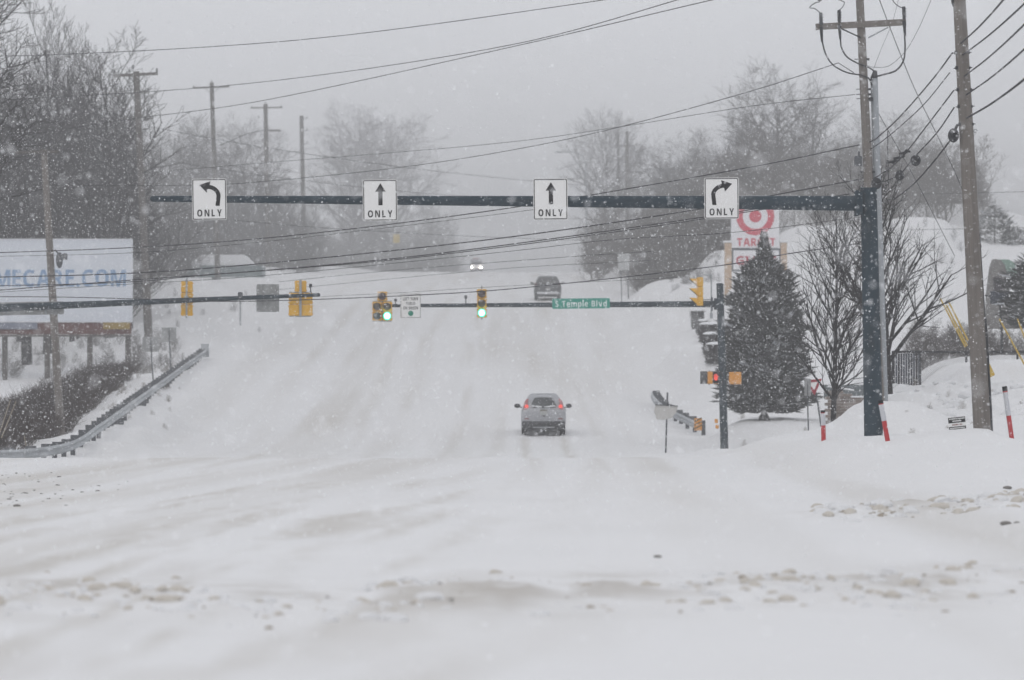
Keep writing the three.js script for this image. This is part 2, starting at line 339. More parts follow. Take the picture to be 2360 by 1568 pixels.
// ---------------------------------------------------------------- traffic signals
const glowGreen = new THREE.MeshStandardMaterial({ color: 0x22aa88, emissive: new THREE.Color(0.02, 0.95, 0.6), emissiveIntensity: 1.15, roughness: 0.4 });
const glowCore = new THREE.MeshStandardMaterial({ color: 0xccffee, emissive: new THREE.Color(0.5, 1, 0.85), emissiveIntensity: 3, roughness: 0.4 });
const glowRed = new THREE.MeshStandardMaterial({ color: 0x661010, emissive: new THREE.Color(1, 0.09, 0.06), emissiveIntensity: 0.95, roughness: 0.4 });
const lens = { red: mat(0.05, 0.022, 0.025, 0.35), amber: mat(0.06, 0.04, 0.02, 0.35), green: mat(0.02, 0.05, 0.045, 0.35), lit: glowGreen };
const visorGeo = new THREE.CylinderGeometry(0.158, 0.158, 0.25, 20, 1, true, -Math.PI * 0.78, Math.PI * 1.56).rotateX(Math.PI / 2).rotateZ(0).translate(0, 0, 0.25);
const visorInner = new THREE.CylinderGeometry(0.152, 0.152, 0.25, 20, 1, true, -Math.PI * 0.78, Math.PI * 1.56).rotateX(Math.PI / 2).translate(0, 0, 0.251);
for (const g of [visorGeo, visorInner]) { const p = g.attributes.position; for (let i = 0; i < p.count; i++) { const k = clamp((p.getY(i) + 0.13) / 0.26, 0.06, 1); p.setZ(i, 0.125 + (p.getZ(i) - 0.125) * k * 1.15); } g.computeVertexNormals(); }
const sectionGeo = new RoundedBoxGeometry(0.35, 0.35, 0.2, 2, 0.03), doorGeo = new RoundedBoxGeometry(0.335, 0.335, 0.03, 2, 0.012).translate(0, 0, 0.112);
const lensGeo = new THREE.SphereGeometry(0.3, 20, 6, 0, 6.2832, 0, 0.51).rotateX(Math.PI / 2).translate(0, 0, -0.138);
const hingeGeo = mergeGeometries([box(0.03, 0.04, 0.03, 0.185, 0.12, 0.09), box(0.03, 0.04, 0.03, 0.185, -0.12, 0.09), box(0.02, 0.03, 0.03, -0.185, 0.12, 0.09), box(0.02, 0.03, 0.03, -0.185, -0.12, 0.09)]);
const visorBlack = mat(0.03, 0.03, 0.03, 0.8);
function signal(name, label, pos, turn, cells, opts = {}) {          // cells: [x, y, kind] in sections
  const t = thing(name, label, 'traffic light', pos, turn);
  for (const [cx, cy, kind] of cells) {
    const x = cx * 0.356, y = cy * 0.356, s = part(t, 'section', sectionGeo.clone().translate(x, y, 0), M.yellow);
    part(s, 'door', [doorGeo.clone().translate(x, y, 0), hingeGeo.clone().translate(x, y, 0)], M.yellow);
    const l = part(s, kind === 'lit' ? 'signal_lens' : 'lens', kind === 'lit' ? [lensGeo.clone().scale(1.06, 1.06, 1).translate(x, y, 0.02)] : lensGeo.clone().translate(x, y, 0), lens[kind], kind === 'lit' ? 'glowing green lens' : undefined);
    part(s, 'visor', visorGeo.clone().translate(x, y, 0), M.yellow); part(s, 'visor_lining', visorInner.clone().translate(x, y, 0), visorBlack);
    if (kind === 'lit') {
      const p = new THREE.PointLight(new THREE.Color(0.25, 1, 0.72), 0.3); p.position.copy(V(x, y, 0.22)); p.castShadow = true; t.add(p); p.name = 'signal_glow';
      part(s, 'signal_core', new THREE.SphereGeometry(0.122, 16, 8).scale(1, 1, 0.3).translate(x, y, 0.15), glowCore, 'white-hot middle of the lit lens');
    }
  }
  if (opts.bracket) part(t, 'bracket', opts.bracket, M.galv);
  return t;
}
const three = [[0, 1, 'red'], [0, 0, 'amber'], [0, -1, 'green']], threeLit = [[0, 1, 'red'], [0, 0, 'amber'], [0, -1, 'lit']];
const dog = (lit) => [[0, 1.06, 'red'], [-0.53, 0, 'amber'], [0.53, 0, 'amber'], [-0.53, -1, 'green'], [0.53, -1, lit ? 'lit' : 'green']];
const hanger = (z) => [box(0.05, 1.2, 0.04, 0, 0, z), box(0.12, 0.1, 0.16, 0, 0.02, z - 0.06), rod(V(0, 0.53, -0.02), V(0, 0.66, -0.02), 0.025, 0.02, 8)];
{ // far mast beside the conifer
  const d = 143, base = P(1669, 1040, d); base.y -= 0.4;
  const t = thing('signal_mast', 'dark steel signal mast standing before the big conifer with a straight arm', 'mast', base);
  const L = (px, py) => P(px, py, d).sub(base);
  part(t, 'pole', [rod(L(1670, 1062), L(1659, 657), 0.152, 0.13, 20), rod(L(1659, 657), L(1659, 653), 0.15, 0.12, 20)], M.tealFar);
  part(t, 'arm', [rod(L(1652, 701), L(878, 705), 0.122, 0.06, 14)], M.tealFar);
  part(t, 'clamp', [box(0.3, 0.42, 0.36, ...L(1655, 701)), box(0.06, 0.5, 0.44, ...L(1640, 701))], M.tealFar);
  part(t, 'detector', [rod(L(1073, 700), L(1073, 688), 0.02, 0.02, 6), box(0.1, 0.13, 0.2, ...L(1073, 685), 0.02)], M.galvDark);
  part(t, 'detector', [rod(L(911, 703), L(911, 694), 0.02, 0.02, 6), box(0.1, 0.1, 0.2, ...L(911, 692), 0.02)], M.galvDark);
  part(t, 'push_button', box(0.12, 0.16, 0.1, ...L(1650.5, 971), 0.02), M.orange); part(t, 'push_button', box(0.12, 0.14, 0.1, ...L(1652.5, 984), 0.02), M.orange);
  signal('traffic_light', 'five-lamp doghouse signal facing the road with its lower right lens green', P(881, 707, d).add(V(0, 0, 0.32)), 0, dog(true), { bracket: [box(0.05, 1.1, 0.04, 0, 0, -0.13), box(0.7, 0.03, 0.1, 0, 0.195, 0), box(0.7, 0.03, 0.1, 0, -0.55, 0)] });
  signal('traffic_light', 'upright three-lamp signal with its lowest lens glowing green', P(1110, 700, d).add(V(0, 0, 0.32)), 0, threeLit, { bracket: hanger(-0.13) });
  signal('traffic_light', 'yellow three-lamp signal seen from its side beside the mast of the conifer', P(1613, 672.5, d).add(V(0, 0, 0.1)), -Math.PI / 2 + 0.06, three, { bracket: [rod(V(0, 0.5, -0.02), V(0, 0.62, -0.02), 0.02), rod(V(0, 0.62, -0.02), V(0, 0.62, -0.42), 0.02), rod(V(0, 0.62, -0.42), V(0, -0.85, -0.42), 0.025), rod(V(0, -0.3, -0.12), V(0, -0.3, -0.42), 0.02), box(0.1, 0.2, 0.1, 0, -0.9, -0.42)] });
  const ped = (label, pos, turn, lit) => {
    const p = thing('pedestrian_signal', label, 'pedestrian signal', pos, turn);
    part(p, 'housing', new RoundedBoxGeometry(0.46, 0.46, 0.22, 3, 0.05), M.orange);
    part(p, 'hood', [box(0.48, 0.03, 0.2, 0, 0.225, 0.2), box(0.03, 0.46, 0.2, 0.225, 0, 0.2), box(0.03, 0.46, 0.2, -0.225, 0, 0.2)], visorBlack);
    part(p, 'face', box(0.42, 0.42, 0.01, 0, 0, 0.116), M.black);
    if (lit) {
      const s = new THREE.Shape(); s.absellipse(-0.0, -0.03, 0.062, 0.06, 0, Math.PI * 2);
      part(p, 'hand_signal', [sheet(s, 0.008), ...[-0.05, -0.02, 0.01, 0.04].map((x, i) => box(0.022, 0.11, 0.008, x, 0.05 + [0, 0.02, 0.02, 0.005][i], 0.004, 0.003)), box(0.06, 0.024, 0.008, 0.075, 0.0, 0.004).rotateZ(0.5)].map((g) => g.scale(1.15, 1.15, 1).translate(0, 0, 0.124)), glowRed);
    }
    for (const g of [rod(V(0, 0.2, -0.1), V(0, 0.2, -0.2), 0.02), rod(V(0, -0.2, -0.1), V(0, -0.2, -0.2), 0.02), rod(V(0, 0.27, 0), V(0, 0.22, 0), 0.03), rod(V(0, -0.27, 0), V(0, -0.22, 0), 0.03)]) part(p, 'bracket', g, M.galv);
    return p;
  };
  ped('orange pedestrian signal turned sideways on the mast of the street name sign', P(1634, 871, d).add(V(0, 0, 0)), -Math.PI / 2 + 0.1, false);
  ped('pedestrian signal showing a red hand', P(1652, 871, d).add(V(-0.04, 0, -0.12)), 0.0, true);
  ped('orange back of a pedestrian signal in front of the conifer', P(1694, 872, d).add(V(0, 0, 0)), Math.PI - 0.15, false);
  // signs on the arm
  const y = thing('turn_sign', 'white sign reading left turn yield on green hung beside the doghouse signal', 'sign', P(946, 705.5, d).add(V(0, 0, 0.2))); y.rotation.z = 0.012;
  part(y, 'panel', sheet(roundRect(0.762, 0.914, 0.03), 0.006).translate(0, 0, -0.008), M.signWhite);
  part(y, 'border', ringFrame(0.735, 0.887, 0.014, 0.025, 0.003), M.black);
  [['LEFT TURN', 0.56, 0.26], ['YIELD', 0.34, 0.09], ['ON GREEN', 0.55, -0.08]].forEach(([s, w, yy]) => { for (const g of letters(s, w, 0.115, bold, 0.003, 8)) part(y, 'letter', g.translate(0, yy, 0), M.black); });
  part(y, 'green_disc', new THREE.CylinderGeometry(0.1, 0.1, 0.004, 24).rotateX(Math.PI / 2).translate(0, -0.28, 0.002), mat(0.0, 0.2, 0.13));
  part(y, 'bracket', box(0.1, 0.5, 0.1, 0, 0, -0.07), M.galv);
  const st = thing('street_name_sign', 'green street name sign with white letters on the far arm', 'street sign', P(1338.5, 700, d).add(V(0, 0, 0.18))); st.rotation.z = 0.012;
  part(st, 'panel', sheet(roundRect(2.15, 0.385, 0.05), 0.006).translate(0, 0, -0.008), M.green);
  part(st, 'border', ringFrame(2.12, 0.355, 0.012, 0.045, 0.002), mat(0.16, 0.42, 0.36));
  for (const g of letters('S Temple Blvd', 1.92, 0.215, bold, 0.003, 5)) part(st, 'letter', g.translate(0, -0.01, 0), mat(0.66, 0.74, 0.72));
  for (const q of [-0.6, 0.6]) part(st, 'bracket', box(0.06, 0.3, 0.1, q, 0, -0.06), M.galv);
}
{ // mast arm that reaches in over the guardrail, its fittings seen from behind
  const d = 118, base = foot(-19.6, 119, 0.4);
  const t = thing('signal_mast', 'dark steel signal arm reaching in above the guardrail with yellow signals seen from behind', 'mast', base);
  const L = (px, py) => P(px, py, d).sub(base);
  part(t, 'pole', rod(V(0, 0, 0), V(0, 6.2, 0), 0.17, 0.14, 18), M.tealFar);
  part(t, 'arm', [rod(V(0, L(0, 713).y - 0.12, 1), L(733, 680), 0.15, 0.055, 14), new THREE.SphereGeometry(0.06, 10, 8).translate(...L(733, 680))], M.tealFar);
  part(t, 'detector', [rod(L(715, 680), L(715, 662), 0.02, 0.02, 6), box(0.09, 0.12, 0.16, ...L(715, 659), 0.02)], M.iron);
  part(t, 'detector', box(0.14, 0.2, 0.16, ...L(553, 681), 0.03), M.galvDark);
  const S = (label, px, py, cells, br) => signal('traffic_light', label, P(px, py, d).add(V(0, 0, -0.3)), Math.PI, cells, { bracket: br });
  S('upright yellow signal seen from behind over the left guardrail', 428, 688, three, hanger(-0.13));
  S('yellow doghouse signal seen from behind near the tip of the left arm', 691, 688, dog(false), [box(0.07, 1.15, 0.04, 0, 0, -0.13), box(0.7, 0.03, 0.1, 0, 0.195, 0), box(0.7, 0.03, 0.1, 0, -0.55, 0)]);
  const b = thing('turn_sign', 'grey back of a sign hung under the left signal arm', 'sign', P(615.5, 687, d).add(V(0, 0, -0.2)));
  part(b, 'panel', sheet(roundRect(0.7, 0.86, 0.03), 0.006), M.signBack); for (const q of [-0.2, 0.2]) part(b, 'bracket', [box(0.05, 0.86, 0.03, q, 0, 0.03), box(0.1, 0.2, 0.1, q, 0.06, 0.1)], M.signBack);
  const n = thing('street_name_sign', 'grey back of a long street name sign on the left arm over the billboard', 'street sign', P(58, 711, d).add(V(0, 0, -0.22))); n.rotation.z = 0.02;
  part(n, 'panel', sheet(roundRect(2.3, 0.4, 0.05), 0.006), M.signBack); for (const q of [-0.6, 0.6]) part(n, 'bracket', box(0.06, 0.36, 0.1, q, 0, 0.05), M.galv);
}

// ---------------------------------------------------------------- utility poles
function crossarm(L, x0, y0, x1, y1, th = 0.1) { const a = L(x0, y0), b = L(x1, y1); return box(b.x - a.x, th, 0.12).rotateZ(Math.atan2(b.y - a.y, b.x - a.x)).translate((a.x + b.x) / 2, (a.y + b.y) / 2, 0.12); }
function insulator(at, h = 0.18, r = 0.045) { const pts = [[0.012, 0], [0.014, h * 0.3], [r, h * 0.34], [r * 0.9, h * 0.5], [r * 0.6, h * 0.55], [r * 0.8, h * 0.62], [r * 0.7, h * 0.8], [r * 0.35, h], [0, h]].map(([x, y]) => new THREE.Vector2(x, y)); return new THREE.LatheGeometry(pts, 10).translate(at.x, at.y, at.z); }
function curve(pts, r, n = 40, sides = 6) { return new THREE.TubeGeometry(new THREE.CatmullRomCurve3(pts), n, r, sides); }
{ // nearest pole
  const d = 80, base = P(2264, 991, d); base.y -= 0.5;
  const t = thing('utility_pole', 'thick weathered wooden pole nearest to the camera with a dark cable down its side', 'utility pole', base);
  const L = (px, py, z = 0) => P(px, py, d).sub(base).add(V(0, 0, z));
  const ax = (y) => lerp(2211, 2264, (y - 0) / 991), rr = (y) => lerp(0.128, 0.186, (y + 60) / 1050);
  part(t, 'shaft', rod(L(ax(1030), 1030), L(ax(-130), -130), 0.188, 0.125, 22), M.wood);
  part(t, 'cable', [curve([L(ax(540) + 17, 540, 0.02), L(ax(700) + 19, 700, 0.02), L(ax(800) + 20, 800, 0.02)], 0.018, 20), curve([L(ax(735) + 19.5, 735, 0.03), L(ax(860) + 21, 860, 0.03), L(ax(995) + 21, 1000, 0.03)], 0.034, 20)], M.iron);
  part(t, 'cable', [curve([L(ax(-60) - 14, -60, 0.02), L(ax(10) - 15, 10, 0.02), L(ax(14) - 13, 14, 0.02)], 0.035, 10)], M.iron);
  for (const y of [122, 157, 207, 246, 287]) part(t, 'bolt', [rod(L(ax(y) - 22, y + 1, 0.05), L(ax(y) + 21, y - 1, 0.05), 0.011, 0.011, 6), box(0.06, 0.07, 0.05, ...L(ax(y) - 15, y, 0.06)), box(0.05, 0.05, 0.05, ...L(ax(y) + 14, y, 0.06))], M.iron);
  part(t, 'splice_case', [new THREE.SphereGeometry(0.115, 14, 10).scale(1, 1.3, 1).translate(...L(2196, 313, 0.1)), new THREE.TorusGeometry(0.075, 0.02, 8, 16).translate(...L(2197, 312, 0.22)), rod(L(2200, 300, 0.1), L(2206, 288, 0.06), 0.03)], M.iron);
  part(t, 'hook', new THREE.TorusGeometry(0.035, 0.008, 6, 14, 4.6).translate(...L(ax(302) + 21, 302)), M.galv);
}
{ // pole behind the thick mast
  const d = 103, base = P(2024, 932, d); base.y -= 0.4;
  const t = thing('utility_pole', 'wooden pole with crossarm and looped black cables right behind the thick sign mast', 'utility pole', base);
  const L = (px, py, z = 0) => P(px, py, d).sub(base).add(V(0, 0, z));
  const ax = (y) => lerp(1981.5, 2003, y / 450);
  part(t, 'shaft', rod(L(ax(950), 950), L(ax(-160), -160), 0.15, 0.1, 20), M.wood);
  part(t, 'crossarm', crossarm(L, 1879, 63, 2087, 52, 0.165), M.wood);
  part(t, 'brace', [rod(L(1936, 66, 0.12), L(1984, 88, 0.1), 0.02, 0.02, 6)], M.iron); part(t, 'brace', [rod(L(2046, 64, 0.12), L(2000, 88, 0.1), 0.02, 0.02, 6)], M.conduit);
  part(t, 'crossarm', crossarm(L, 1875, -42, 2090, -52, 0.165), M.wood);
  part(t, 'riser', rod(L(2039, 940, -0.1), L(2015, 180, -0.1), 0.11, 0.1, 14), M.conduit);
  part(t, 'riser_head', [rod(L(2015, 180, -0.1), L(2018, 162, -0.1), 0.1, 0.05, 12), rod(L(2016, 175, -0.1), L(2006, 184, 0), 0.03)], M.iron);
  for (const [x, y] of [[1891, 56], [1933, 50], [2082, 42]]) {
    part(t, 'arrester', [rod(L(x, y + 3, 0.2), L(x - 1, y - 25, 0.2), 0.045, 0.045, 10), ...[0, 1, 2, 3].map((k) => new THREE.CylinderGeometry(0.062, 0.062, 0.02, 10).translate(...L(x, y - 2 - k * 6, 0.2)))], x === 1891 ? M.galvDark : M.iron);
    part(t, 'termination', [rod(L(x, y + 8, 0.2), L(x + 2, y + 42, 0.2), 0.05, 0.03, 8)], M.iron);
  }
  part(t, 'cable', curve([L(1893, 95, 0.2), L(1901, 125, 0.2), L(1918, 150, 0.15), L(1950, 168, 0.15), L(1985, 175, 0.16), L(2002, 182, 0.1), L(2009, 196, 0)], 0.022), M.wire);
  part(t, 'cable', curve([L(1935, 90, 0.2), L(1938, 112, 0.2), L(1950, 132, 0.2), L(1975, 147, 0.17), L(2000, 156, 0.12), L(2014, 165, 0.05), L(2017, 178, -0.05)], 0.022), M.wire);
  part(t, 'cable', curve([L(2083, 82, 0.2), L(2084, 112, 0.2), L(2081, 140, 0.15), L(2066, 162, 0.05), L(2040, 171, -0.05), L(2018, 176, -0.1)], 0.024), M.wire);
  part(t, 'jumper', curve([L(1890, 33, 0.2), L(1876, 22, 0.25), L(1864, 20, 0.25), L(1878, 8, 0.2), L(1888, 5, 0.2), L(1884, -12, 0.15)], 0.012), M.wire);
  part(t, 'jumper', curve([L(1933, 25, 0.2), L(1940, 18, 0.25), L(1944, 8, 0.25), L(1936, 2, 0.2), L(1934, -14, 0.15)], 0.012), M.wire);
  part(t, 'jumper', curve([L(2079, 20, 0.2), L(2068, 16, 0.25), L(2056, 4, 0.25), L(2054, -16, 0.2)], 0.012), M.wire);
  for (const [x, y] of [[1888, 4], [1934, 2], [2052, -4]]) part(t, 'cutout', rod(L(x, y, 0.2), L(x - 2, y - 24, 0.2), 0.05, 0.04, 8), M.iron);
  for (const y of [137, 206, 218, 228, 397]) part(t, 'bolt', [rod(L(ax(y) - 19, y, 0.04), L(ax(y) + 15, y - 1, 0.04), 0.012, 0.012, 6), box(0.07, 0.06, 0.05, ...L(ax(y) + 12, y, 0.05))], M.iron);
  part(t, 'guy_clamp', box(0.1, 0.11, 0.1, ...L(2007, 229, 0.05), 0.02), M.iron);
  part(t, 'equipment_box', [box(0.2, 0.28, 0.16, ...L(1977, 372, 0.1), 0.03), rod(L(1979, 350, 0.1), L(1978, 366, 0.1), 0.025)], M.galvDark);
}
function farPole(label, px, d, top, footY, w, bits, lean = 0, name = 'utility_pole', m = M.darkWood) {
  const base = P(px + lean, footY, d); base.y -= 0.6;
  const t = thing(name, label, 'utility pole', base);
  const L = (x, y, z = 0) => P(x, y, d).sub(base).add(V(0, 0, z));
  part(t, 'shaft', rod(V(0, 0, 0), L(px, top), w * 1.18, w * 0.85, 14), m);
  bits(t, L); return t;
}
farPole('grey pole standing in the brush in front of the billboard', 100, 147, 345, 1014, 0.145, (t, L) => {
  part(t, 'crossarm', crossarm(L, 36, 352, 136, 350, 0.1), M.darkWood);
  for (const x of [45, 60, 85, 128]) part(t, 'insulator', insulator(L(x, 350, 0.1), 0.14), M.iron);
  part(t, 'splice_case', [new THREE.SphereGeometry(0.15, 12, 10).scale(0.9, 2.1, 0.9).translate(...L(137, 600, 0.15)), rod(L(126, 576, 0), L(140, 592, 0.15), 0.03), box(0.16, 0.25, 0.16, ...L(150, 592, 0.1), 0.04), rod(L(140, 588, 0.12), L(150, 588, 0.1), 0.03)], M.galvDark);
}, 42, 'utility_pole', M.wood);
farPole('tall dark pole with a wide crossarm beside the end of the billboard', 313, 212, 165, 788, 0.205, (t, L) => {
  part(t, 'crossarm', crossarm(L, 261, 175, 363, 170, 0.15), M.darkWood);
  part(t, 'brace', rod(L(292, 173, 0.1), L(314, 196, 0.1), 0.025, 0.025, 6), M.iron); part(t, 'brace', rod(L(334, 172, 0.1), L(316, 196, 0.1), 0.025, 0.025, 6), M.iron);
  for (const [x, y] of [[263, 174], [306, 163], [361, 170]]) part(t, 'insulator', insulator(L(x, y, 0.1), 0.3, 0.07), M.iron);
  part(t, 'bracket', [rod(L(318, 210, 0.1), L(338, 210, 0.1), 0.025), new THREE.TorusGeometry(0.12, 0.02, 6, 14).translate(...L(338, 210, 0.1))], M.iron);
  part(t, 'bracket', [rod(L(325, 300, 0.1), L(341, 297, 0.1), 0.03)], M.iron);
}, 30);
farPole('faint pole with crossarm behind the left-turn lane sign', 487, 330, 190, 690, 0.21, (t, L) => {
  part(t, 'crossarm', crossarm(L, 443, 203, 528, 200, 0.13), M.darkWood);
  part(t, 'brace', rod(L(470, 203, 0.1), L(487, 216, 0.1), 0.025, 0.025, 6), M.iron); part(t, 'brace', rod(L(505, 202, 0.1), L(489, 216, 0.1), 0.025, 0.025, 6), M.iron);
  for (const [x, y] of [[446, 203], [487, 190], [526, 200]]) part(t, 'insulator', insulator(L(x, y, 0.1), 0.22, 0.06), M.iron);
  part(t, 'transformer', [rod(L(497, 640, 0.4), L(497, 690, 0.4), 0.34, 0.34, 14)], M.galvDark);
}, 16);
farPole('faint pole with a crossarm on top and a short second arm below', 611, 390, 240, 670, 0.25, (t, L) => {
  part(t, 'crossarm', crossarm(L, 577, 249, 650, 248, 0.14), M.darkWood);
  part(t, 'crossarm', crossarm(L, 612, 301, 646, 301, 0.2), M.darkWood);
  for (const [x, y] of [[580, 249], [611, 240], [647, 248]]) part(t, 'insulator', insulator(L(x, y, 0.1), 0.24, 0.06), M.iron);
  part(t, 'insulator', insulator(L(595, 273, 0.1), 0.26, 0.09), M.iron);
}, 8);
farPole('pale distant pole with short side pins left of the round tree', 694, 470, 267, 650, 0.29, (t, L) => {
  for (const y of [274, 302, 332]) part(t, 'bracket', [rod(L(694, y, 0.1), L(708, y - 1, 0.1), 0.04), insulator(L(707, y, 0.1), 0.3, 0.08)], M.iron);
}, 8);
farPole('thicker of the two distant poles rising from the round tree past the lamp', 1444, 450, 303, 640, 0.25, () => {}, 3);
farPole('thinner of the two distant poles rising from the round tree past the lamp', 1424, 470, 309, 640, 0.16, () => {}, 2);
{ // street lamp
  const d = 440, base = P(1352, 640, d); base.y -= 0.5;
  const t = thing('street_lamp', 'faint street lamp reaching over the road from the round tree', 'street lamp', base), L = (x, y) => P(x, y, d).sub(base);
  part(t, 'pole', rod(V(0, 0, 0), L(1350, 372), 0.12, 0.08, 10), M.galv);
  part(t, 'arm', curve([L(1350, 378), L(1340, 358), L(1318, 351), L(1298, 350)], 0.05, 20), M.galv);
  part(t, 'lamp_head', box(0.85, 0.18, 0.34, ...L(1287, 351), 0.06), M.galv);
}

// ---------------------------------------------------------------- overhead wires
function wire(label, pts, r = 0.012, group) {
  const c = new THREE.CatmullRomCurve3(pts.map(([x, y, d]) => P(x, y, d)), false, 'centripetal');
  return solo('power_line', new THREE.TubeGeometry(c, 70, r, 5), M.wire, label, 'wire', group);
}
wire('topmost wire across the sky above the wood', [[-40, 130, 120], [130, 126, 118], [700, 91, 110], [1390, 0, 100], [1700, -48, 95]], 0.011);
wire('upper of the two wires that leave the top crossed near the middle of the sky', [[-60, 232, 150], [165, 222, 145], [576, 192, 132], [1179, 103, 112], [1560, 0, 98], [1660, -30, 95]], 0.012);
wire('lower of the two wires that leave the top crossed near the middle of the sky', [[60, 312, 150], [261, 280, 145], [576, 237, 132], [1179, 108, 112], [1640, 0, 96], [1800, -36, 92]], 0.012);
wire('thin wire from the pole with looped cables passing over the round far tree', [[60, 415, 170], [330, 398, 160], [576, 378, 150], [1179, 327, 128], [1444, 290, 118], [1758, 241, 108], [1970, 218, 103]], 0.009);
wire('wire climbing from behind the left-turn sign to the looped cables', [[100, 427, 150], [443, 427, 140], [576, 421, 135], [930, 385, 126], [1179, 346, 120], [1411, 297, 114], [1761, 201, 107], [1915, 151, 104], [1938, 146, 103.3], [1953, 162, 103], [1968, 168, 103]], 0.011);
wire('black wire rising from the billboard top to meet the arm past the third lane sign', [[-40, 584, 120], [301, 571, 116], [590, 551, 112], [900, 517, 108], [1179, 479, 105.5], [1378, 447, 104], [1769, 378, 103], [1981, 334, 103]], 0.015);
wire('faint companion just beneath the wire that meets the arm past the third sign', [[-40, 592, 121], [301, 583, 117], [590, 559, 112], [900, 524, 108], [1179, 490, 105.5], [1268, 478, 105]], 0.007);
wire('heavy black cable over the billboard letters rising under the right-turn sign', [[-40, 640, 112], [301, 630, 109], [590, 609, 107], [1179, 546, 103.5], [1619, 481, 103], [1789, 449, 103], [1985, 413, 103]], 0.017);
wire('upper strand of the doubled black cable along the foot of the billboard letters', [[-40, 672, 112], [301, 646, 109], [590, 625, 107], [900, 597, 105], [1179, 563, 103.5], [1619, 501, 103], [1790, 474, 103], [1960, 447, 103]], 0.015);
wire('lower strand of the doubled black cable along the foot of the billboard letters', [[-40, 660, 112.2], [301, 650, 109.2], [480, 634, 108], [640, 622, 106.8], [900, 600, 105], [1179, 567, 103.6], [1500, 523, 103.1], [1619, 505, 103], [1790, 478, 103], [1960, 452, 103]], 0.013);
wire('thin wire beneath the doubled cable passing over the doghouse signal seen from behind', [[-40, 676, 120], [301, 655, 115], [590, 637, 111], [1179, 579, 106], [1410, 553, 104], [1700, 535, 103], [1985, 500, 103]], 0.008);
wire('hair-thin wire low over the road from the far woods to the brown slope', [[640, 650, 150], [900, 624, 140], [1179, 602, 130], [1371, 588, 124], [1500, 580, 120]], 0.009);
wire('hair-thin wire just below the first one low over the far road', [[640, 668, 150], [1179, 618, 132], [1440, 604, 122], [1500, 600, 120]], 0.008);
wire('black wire passing behind the doghouse sign and rising across the truck to the conifer', [[-40, 684, 122], [132, 685, 120], [301, 689, 118], [470, 695, 116], [645, 693, 114], [970, 680, 110], [1179, 666, 107.5], [1692, 608, 104], [1799, 588, 103], [1982, 561, 103]], 0.014);
wire('hair-thin wire just above the black one that crosses the truck', [[733, 684, 124], [900, 676, 120], [1179, 659, 114], [1400, 648, 110], [1560, 640, 108]], 0.006);
wire('faint wire falling from the tall dark pole across the round far tree', [[337, 291, 205], [590, 337, 225], [924, 385, 250], [1179, 413, 270], [1510, 441, 300]], 0.016);
wire('faint wire falling from the tall dark pole towards the second lane sign', [[340, 364, 205], [590, 402, 225], [834, 432, 250], [983, 446, 260], [1140, 456, 275]], 0.014);
wire('faint wire sloping down across the far woods under the second lane sign', [[540, 508, 160], [700, 522, 165], [884, 534, 175], [1133, 547, 190], [1400, 556, 205]], 0.01);
wire('faint wire hanging from the second faint pole down to its neighbour', [[505, 335, 258], [530, 325, 268], [570, 308, 280], [611, 299, 292]], 0.03);
// between the two wooden poles
const G = 'cables sagging between the two wooden poles';
wire('uppermost of the cables sagging between the two wooden poles', [[2195, 122, 80], [2150, 182, 85], [2075, 268, 92], [2030, 310, 98], [2005, 327, 103], [1995, 331, 103]], 0.017);
wire('second cable down between the two wooden poles', [[2189, 168, 80], [2130, 240, 86], [2065, 300, 93], [2030, 328, 98], [2005, 345, 103]], 0.012);
wire('third cable down between the two wooden poles carrying three short clamp bars', [[2198, 209, 80], [2140, 285, 86], [2085, 355, 92], [2050, 388, 97], [2012, 413, 102.5]], 0.016);
wire('fourth cable down between the two wooden poles with round black loops on it', [[2199, 248, 80], [2160, 305, 85], [2108, 362, 91], [2075, 400, 95], [2022, 425, 102]], 0.016);
wire('lowest cable from the splice case on the nearest pole down into the bare trees', [[2189, 325, 80], [2150, 375, 85], [2105, 425, 92], [2060, 460, 100]], 0.019);
for (const [k, [x0, y0, x1, y1]] of [[2214, 100, 2312, 0], [2218, 127, 2359, 10], [2222, 176, 2359, 58], [2226, 219, 2359, 115], [2228, 272, 2359, 184]].entries()) {
  const q = (t) => [lerp(x0, x1, t), lerp(y0, y1, t) + 5 * t * (1 - t) * 4, lerp(80, 58, t)], lab = ['topmost', 'second from the top', 'middle', 'second from the bottom', 'lowest'][k];
  wire(lab + ' of five cables from the nearest pole out past the right', [q(0), q(0.4), q(1), q(1.6)], k === 4 ? 0.02 : 0.016);
}
wire('thin guy wire crossing the crossarm and falling behind the nearest pole', [[2005, -60, 103], [2030, 8, 104], [2075, 125, 108], [2115, 220, 112], [2210, 418, 118], [2262, 570, 124]], 0.012);
wire('thin guy wire from the clamp on the looped-cable pole down to the snowy hill', [[2007, 230, 103], [2025, 262, 105], [2080, 360, 110], [2105, 405, 113], [2200, 590, 122]], 0.01);
wire('pale thin wire falling past the crossarm from the top towards the looped cables', [[2150, -10, 104], [2115, 70, 104], [2085, 120, 104], [2050, 151, 104], [2015, 155, 103.5], [2000, 152, 103]], 0.007);
wire('pale thin wire falling straight behind the crossarm end', [[2075, -20, 120], [2060, 40, 118], [2030, 115, 112], [2012, 162, 106]], 0.006);
wire('upper of the two faint level wires past the nearest pole', [[2120, 447, 200], [2260, 445, 190], [2380, 441, 180], [2500, 436, 170]], 0.012);
wire('lower of the two faint level wires past the nearest pole', [[2100, 530, 200], [2260, 527, 190], [2380, 524, 180], [2500, 520, 170]], 0.012);
wire('short drop wire hanging below the uppermost cable between the poles', [[2046, 302, 97.5], [2046, 345, 97.5], [2047, 398, 97.5], [2047, 430, 97.5]], 0.012);
